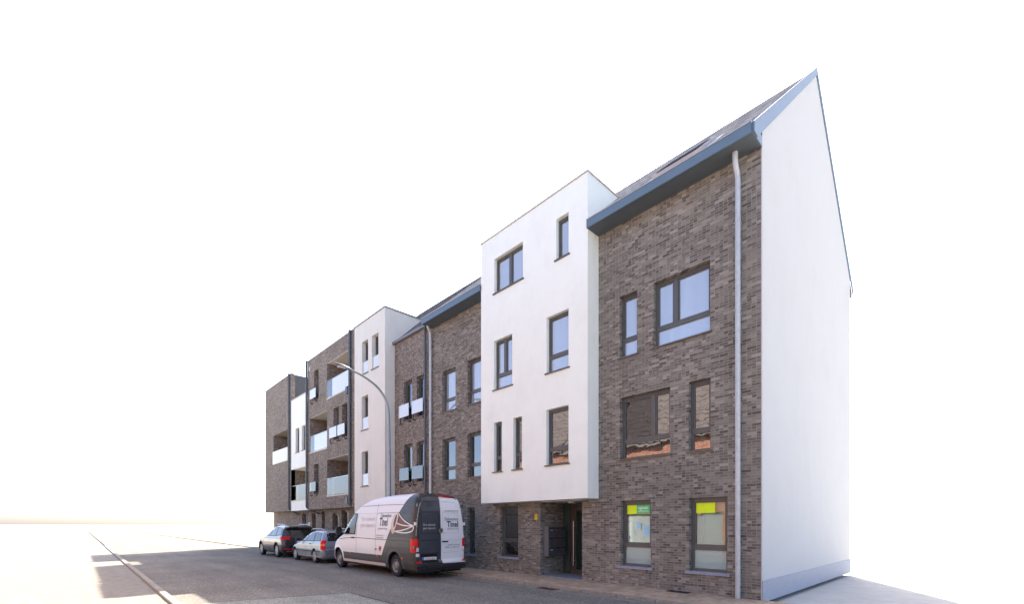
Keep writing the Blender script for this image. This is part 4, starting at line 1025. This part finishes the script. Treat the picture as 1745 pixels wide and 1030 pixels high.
# high brake light and roof end, windscreen, headlamps, grille
local(MB().box(.22, .30, -.5, .02, 2.60, 2.635).build('high_brake_light', M['red_lamp'], van, bevel=.008))
VS.patch([(-.62, 1.40), (.62, 1.40), (.56, 2.15), (-.56, 2.15)], 'front', 'windscreen', M['car_glass'], van, .008)
VS.patch([(-.5, .5), (.5, .5), (.5, .9), (-.5, .9)], 'front', 'grille', M['black'], van, .012)
for sg in (1, -1): VS.patch([(sg * .56, .78), (sg * .86, .80), (sg * .8, 1.02), (sg * .56, .96)], 'front', 'headlight', M['clear_lamp'], van, .012)
VS.patch([(-.26, .38), (.26, .38), (.26, .49), (-.26, .49)], 'front', 'number_plate', M['plate'], van, .02)
# lettering on the side
def side_fn(x0, z0, o=.006): return lambda u, v: (x0 - u, VS.y(x0 - u, z0 + v) + o, z0 + v)
def LP(px, py):     # photo pixel -> van local (x, z) on the near side
    X, Z = P(px, py, -3.3); return (VX - X, Z - ZR)
def zz3(u, v): return LP(590 + u / 11.44, 840 + v / 11.44)
xa, za = zz3(630, 650); xb, zb = zz3(800, 650)
lettering('Tinel', .38, side_fn(xa, za), M['ink'], van, sx=(xa - xb) / .80, bold=.008)
xa, za = zz3(640, 490); xb, zb = zz3(860, 490)
lettering('Dakwerken', .19, side_fn(xa, za), M['ink'], van, sx=(xa - xb) / .93)
xa, za = zz3(608, 722); xb, zb = zz3(815, 722)
lettering('specialisatie roofing', .085, side_fn(xa, za), M['ink'], van, sx=(xa - xb) / .77)
xa, za = zz3(270, 560); xb, zb = zz3(580, 550)
lettering('Ons vakwerk,', .25, side_fn(xa, za), M['ink_ghost'], van, sx=(xa - xb) / 1.52)
xa, za = zz3(270, 680)
lettering('geen lapwerk', .25, side_fn(xa, za), M['ink_ghost'], van, sx=(xa - xb) / 1.52)
xa, za = zz3(580, 845); xb, zb = zz3(760, 845)
lettering('www.dakwerkentinel.be', .06, side_fn(xa, za), M['ink'], van, sx=.9); lettering('info@dakwerkentinel.be', .06, side_fn(xa, za - .08), M['ink'], van, sx=.9)
lettering('vca', .13, side_fn(2.66, .82), M['ink'], van, sx=.9, bold=.002)
xa, za = zz3(1345, 850)
lettering('www.dakwerkentinel.be', .11, lambda u, v: (xa - .02 - v * 1.0, VS.y(max(xa - v, .2), za + u) + .006, za + u), M['ink_pale'], van, sx=.95)
# red heraldic beast, simplified outline
lion = [(0, 0), (.05, .02), (.04, .07), (.09, .06), (.10, 0), (.15, .01), (.13, .08), (.17, .12), (.14, .17), (.18, .2), (.13, .24), (.10, .21), (.07, .25), (.02, .22), (.04, .17), (-.02, .17), (-.04, .11), (.0, .09), (-.03, .04)]
VS.patch([(2.34 - a * .9, .79 + b * .75) for a, b in lion], 'L', 'red_crest', M['red_lamp'] if False else plain('red_print', (190, 30, 36), .5), van, .006)
# graphic: folded sheet showing a tiled roof, beige roll, white outlines
def roof_photo():
    a = NT('roof_photo_print'); n = a.noise(3.5, 4); v = a.n('TexVoronoi'); v.inputs['Scale'].default_value = 5; a.l(a.tc.outputs['Object'], v.inputs['Vector'])
    col = a.ramp(n, [(.3, srgb((70, 38, 32))), (.5, srgb((112, 66, 52))), (.62, srgb((94, 60, 48))), (.75, srgb((150, 106, 84)))]); a.set(col, .5); return a.m
RP = roof_photo()
def curve(p0, p1, p2, n=8): return [tuple((1 - t) ** 2 * Vector(p0) + 2 * t * (1 - t) * Vector(p1) + t * t * Vector(p2)) for t in [i / n for i in range(n + 1)]]
tip = zz3(1295, 655); topp = zz3(990, 410); mid = zz3(975, 600); bot = zz3(925, 758)
c1 = curve(topp, zz3(1080, 570), tip); c2 = curve(mid, zz3(1080, 660), tip); c3 = curve(bot, zz3(1110, 760), tip); 
VS.patch(c1 + c2[::-1][1:], 'L', 'roof_picture', RP, van, .006); VS.patch(c2 + c3[::-1][1:], 'L', 'roof_picture', RP, van, .006)
ce = zz3(925, 590); el = [(ce[0] + .19 * math.cos(t) - .08 * math.sin(t), ce[1] + .36 * math.sin(t)) for t in [2 * math.pi * i / 24 for i in range(24)]]
VS.patch(el, 'L', 'beige_roll', M['beige'], van, .0045)
ce2 = zz3(935, 560); el2 = [(ce2[0] + .10 * math.cos(t) - .05 * math.sin(t), ce2[1] + .24 * math.sin(t)) for t in [2 * math.pi * i / 24 for i in range(25)]]
VS.patch(el2[:-1], 'L', 'roof_picture', RP, van, .0075)
M['outline'] = plain('white_outline_print', (230, 228, 226), .4, var=.02)
for cc in (c1, c2, c3, el2, curve(bot, zz3(1180, 830), zz3(1285, 750)), curve(zz3(1285, 750), zz3(1305, 720), tip)): VS.line(cc, .035, 'L', 'white_outline', M['outline'], van, .009)

# ------------------------------------------------ cars
def make_car(name, label, loc, Wt, Rt, Ft, zs, paint, glassL, rear_glass, wheels, rr, ax, axn, lamp, rimm, rails=True, plate_z=.75, roofz=1.45):
    c = local(thing(name, label, 'car', loc, math.pi, 'cars parked along the kerb'))
    S = Shell(Wt, Rt, Ft, rr=rr, ax=ax, n=axn, zs=zs)
    body = S.mesh().build('body', paint, c, smooth=True); local(body)
    r_ = wheels[2]; cut_arches(body, [(wheels[0], r_, r_ + .06), (wheels[1], r_, r_ + .06)], 0, S.par(.5)[0] - .28, M['under'])
    hwid = S.par(.5)[0]
    for x_ in wheels[:2]:
        for sg in (1, -1): wheel(c, x_, sg * (hwid - .12), r_, .2, sg, 'rim_alloy', spokes=7)
    for side in ('L', 'R'):
        for g in glassL:
            cx = sum(p[0] for p in g) / len(g); cz = sum(p[1] for p in g) / len(g)
            S.patch([(cx + (p[0] - cx) * 1.09, cz + (p[1] - cz) * 1.13) for p in g], side, 'window_surround', M['black'], c, .004)
            S.patch(g, side, 'window', M['car_glass'], c, .009)
    S.patch(rear_glass, 'rear', 'rear_window', M['car_glass'], c, .008)
    return c, S
M['silver'] = plain('silver_car_paint', (140, 150, 160), .3, .45, .04, coat=.8)
M['navy'] = plain('black_car_paint', (22, 26, 34), .25, .1, .1, coat=1)
eW = [(.2, .76), (.3, .84), (.55, .86), (.9, .85), (.95, .82), (1.15, .74), (1.34, .64), (1.40, .58), (1.45, .45)]
eR = [(.2, .12), (.32, .0), (.58, .0), (.62, .06), (.95, .09), (1.15, .2), (1.36, .36), (1.45, .6)]
eF = [(.2, 4.1), (.4, 4.22), (.6, 4.18), (.72, 4.0), (.82, 3.5), (.92, 3.1), (1.0, 2.98), (1.2, 2.58), (1.34, 2.25), (1.41, 1.9), (1.45, 1.5)]
ez = [.2, .25, .3, .4, .5, .58, .62, .72, .78, .82, .88, .92, .95, 1.0, 1.08, 1.15, 1.2, 1.28, 1.34, 1.38, 1.4, 1.43, 1.45]
est, ES = make_car('parked_car', 'silver estate car with roof rails parked nose to tail in front of the van', (-19.55, -2.36, ZR), eW, eR, eF, ez, M['silver'],
    [[(2.98, .97), (2.6, 1.18), (2.3, 1.32), (2.02, 1.34), (2.02, .97)], [(1.95, .97), (1.95, 1.34), (1.25, 1.34), (1.12, .97)], [(1.05, .98), (1.18, 1.33), (.55, 1.31), (.36, 1.0)]],
    [(-.62, .98), (.62, .98), (.55, 1.33), (-.55, 1.33)], (.97, 3.42, .305), .14, [(.2, .55), (.7, .6), (1.0, .7), (1.45, .6)], 2.3, None, None)
for sd_ in ('L', 'R'):
    tail_lamp(ES, sd_, .60, 1.02, .03, .01, est, M['red_lamp']); tail_lamp(ES, sd_, .78, .86, .035, .012, est, M['amber'], .016)
    ES.line([(.25, .52), (3.9, .5)], .035, sd_, 'rubbing_strip', M['black'], est, .012)
    ES.line([(2.02, .32), (2.03, .96)], .012, sd_, 'door_seam', M['under'], est); ES.line([(1.15, .55), (1.25, .75), (1.1, .96)], .012, sd_, 'door_seam', M['under'], est); ES.line([(3.0, .32), (3.02, .93)], .012, sd_, 'door_seam', M['under'], est)
    for xx in (1.35, 2.2): ES.patch([(xx, .82), (xx, .86), (xx + .16, .86), (xx + .16, .82)], sd_, 'handle', M['black'], est, .025, .02)
    sg = 1 if sd_ == 'L' else -1
    MB().tube([(.55, sg * .55, 1.42), (.62, sg * .55, 1.48), (1.3, sg * .55, 1.51), (1.95, sg * .55, 1.49), (2.05, sg * .55, 1.43)], .018, 8).build('roof_rail', M['steel'], est, smooth=True)
    mm = MB(); mm.box(2.72, 2.86, sg * .86, sg * 1.02, .96, 1.08); mm.build('mirror', M['black'], est, smooth=True, bevel=.02)
    arch_trim(ES, .97, .305, .355, .39, sd_, est, M['silver'], .008); arch_trim(ES, 3.42, .305, .355, .39, sd_, est, M['silver'], .008)
    ES.patch([(sg * .55, .62), (sg * .8, .62), (sg * .76, .78), (sg * .55, .76)], 'front', 'headlight', M['clear_lamp'], est, .008)
ES.patch([(-.26, .66), (.26, .66), (.26, .77), (-.26, .77)], 'rear', 'number_plate', M['plate'], est, .02, .02)
ES.line([(-.78, .56), (.78, .56)], .02, 'rear', 'bumper_seam', M['under'], est)
ES.patch([(-.62, 1.0), (.62, 1.0), (.52, 1.33), (-.52, 1.33)], 'front', 'windscreen', M['car_glass'], est, .008)
ES.patch([(-.35, .5), (.35, .5), (.35, .66), (-.35, .66)], 'front', 'grille', M['black'], est, .01)
ES.line([(.1, .30), (3.0, .27)], .05, 'L', 'sill_trim', M['clad_pale'], est, .01)
MB().box(.15, 3.9, -.7, .7, .16, .24).build('underbody', M['under'], est)

sW = [(.25, .82), (.4, .91), (.7, .93), (1.0, .92), (1.08, .89), (1.4, .76), (1.55, .68), (1.62, .6), (1.67, .45)]
sR = [(.25, .12), (.4, .0), (.75, .0), (1.0, .05), (1.1, .1), (1.4, .3), (1.5, .24), (1.56, .22), (1.62, .35), (1.67, .6)]
sF = [(.25, 4.5), (.45, 4.62), (.8, 4.58), (.92, 4.3), (1.0, 3.8), (1.08, 3.35), (1.2, 3.15), (1.4, 2.75), (1.55, 2.35), (1.62, 2.0), (1.67, 1.6)]
sz = [.25, .3, .4, .5, .6, .7, .8, .86, .92, .96, 1.0, 1.04, 1.08, 1.1, 1.2, 1.3, 1.4, 1.46, 1.5, 1.55, 1.58, 1.62, 1.65, 1.67]
suv, SS = make_car('parked_car', 'black sport utility car with dark rear window and red tail lamps, farthest along the kerb', (-24.45, -2.42, ZR), sW, sR, sF, sz, M['navy'],
    [[(3.1, 1.12), (2.7, 1.4), (2.4, 1.52), (2.1, 1.53), (2.1, 1.12)], [(2.03, 1.12), (2.03, 1.53), (1.3, 1.53), (1.15, 1.12)], [(1.08, 1.13), (1.22, 1.52), (.6, 1.5), (.4, 1.18)]],
    [(-.66, 1.12), (.66, 1.12), (.56, 1.46), (-.56, 1.46)], (.95, 3.65, .355), .16, [(.25, .6), (.9, .65), (1.2, .7), (1.67, .6)], 2.3, None, None)
for sd_ in ('L', 'R'):
    tail_lamp(SS, sd_, .93, 1.08, .1, .22, suv, M['red_lamp']); sg = 1 if sd_ == 'L' else -1
    arch_trim(SS, .95, .355, .405, .46, sd_, suv, M['black'], .008); arch_trim(SS, 3.65, .355, .405, .46, sd_, suv, M['black'], .008)
    SS.patch([(sg * .4, .42), (sg * .8, .42), (sg * .8, .48), (sg * .4, .48)], 'rear', 'reflector', M['red_lamp'], suv, .01)
    SS.patch([(sg * .55, .74), (sg * .85, .76), (sg * .82, .9), (sg * .55, .88)], 'front', 'headlight', M['clear_lamp'], suv, .008)
    SS.line([(2.1, .4), (2.1, 1.1)], .012, sd_, 'door_seam', M['under'], suv); SS.line([(3.15, .4), (3.15, 1.08)], .012, sd_, 'door_seam', M['under'], suv)
    MB().tube([(.6, sg * .58, 1.63), (.7, sg * .58, 1.70), (2.0, sg * .58, 1.70), (2.15, sg * .58, 1.62)], .018, 8).build('roof_rail', M['steel'], suv, smooth=True)
SS.patch([(-.26, .74), (.26, .74), (.26, .85), (-.26, .85)], 'rear', 'number_plate', M['plate'], suv, .02, .02)
SS.patch([(.255, .745), (.255, .845), (.2, .845), (.2, .745)], 'rear', 'country_band', M['plate_blue'], suv, .022)
SS.patch([(-.7, .30), (.7, .30), (.7, .36), (-.7, .36)], 'rear', 'bumper_trim', M['steel'], suv, .012, .02)
SS.patch([(-.64, 1.16), (.64, 1.16), (.54, 1.5), (-.54, 1.5)], 'front', 'windscreen', M['car_glass'], suv, .008)
SS.patch([(-.4, .55), (.4, .55), (.4, .8), (-.4, .8)], 'front', 'grille', M['bracket'], suv, .01)
MB().box(.15, 4.3, -.75, .75, .2, .29).build('underbody', M['under'], suv)
for o in bpy.data.objects:
    if '_local' in o.keys(): del o['_local']
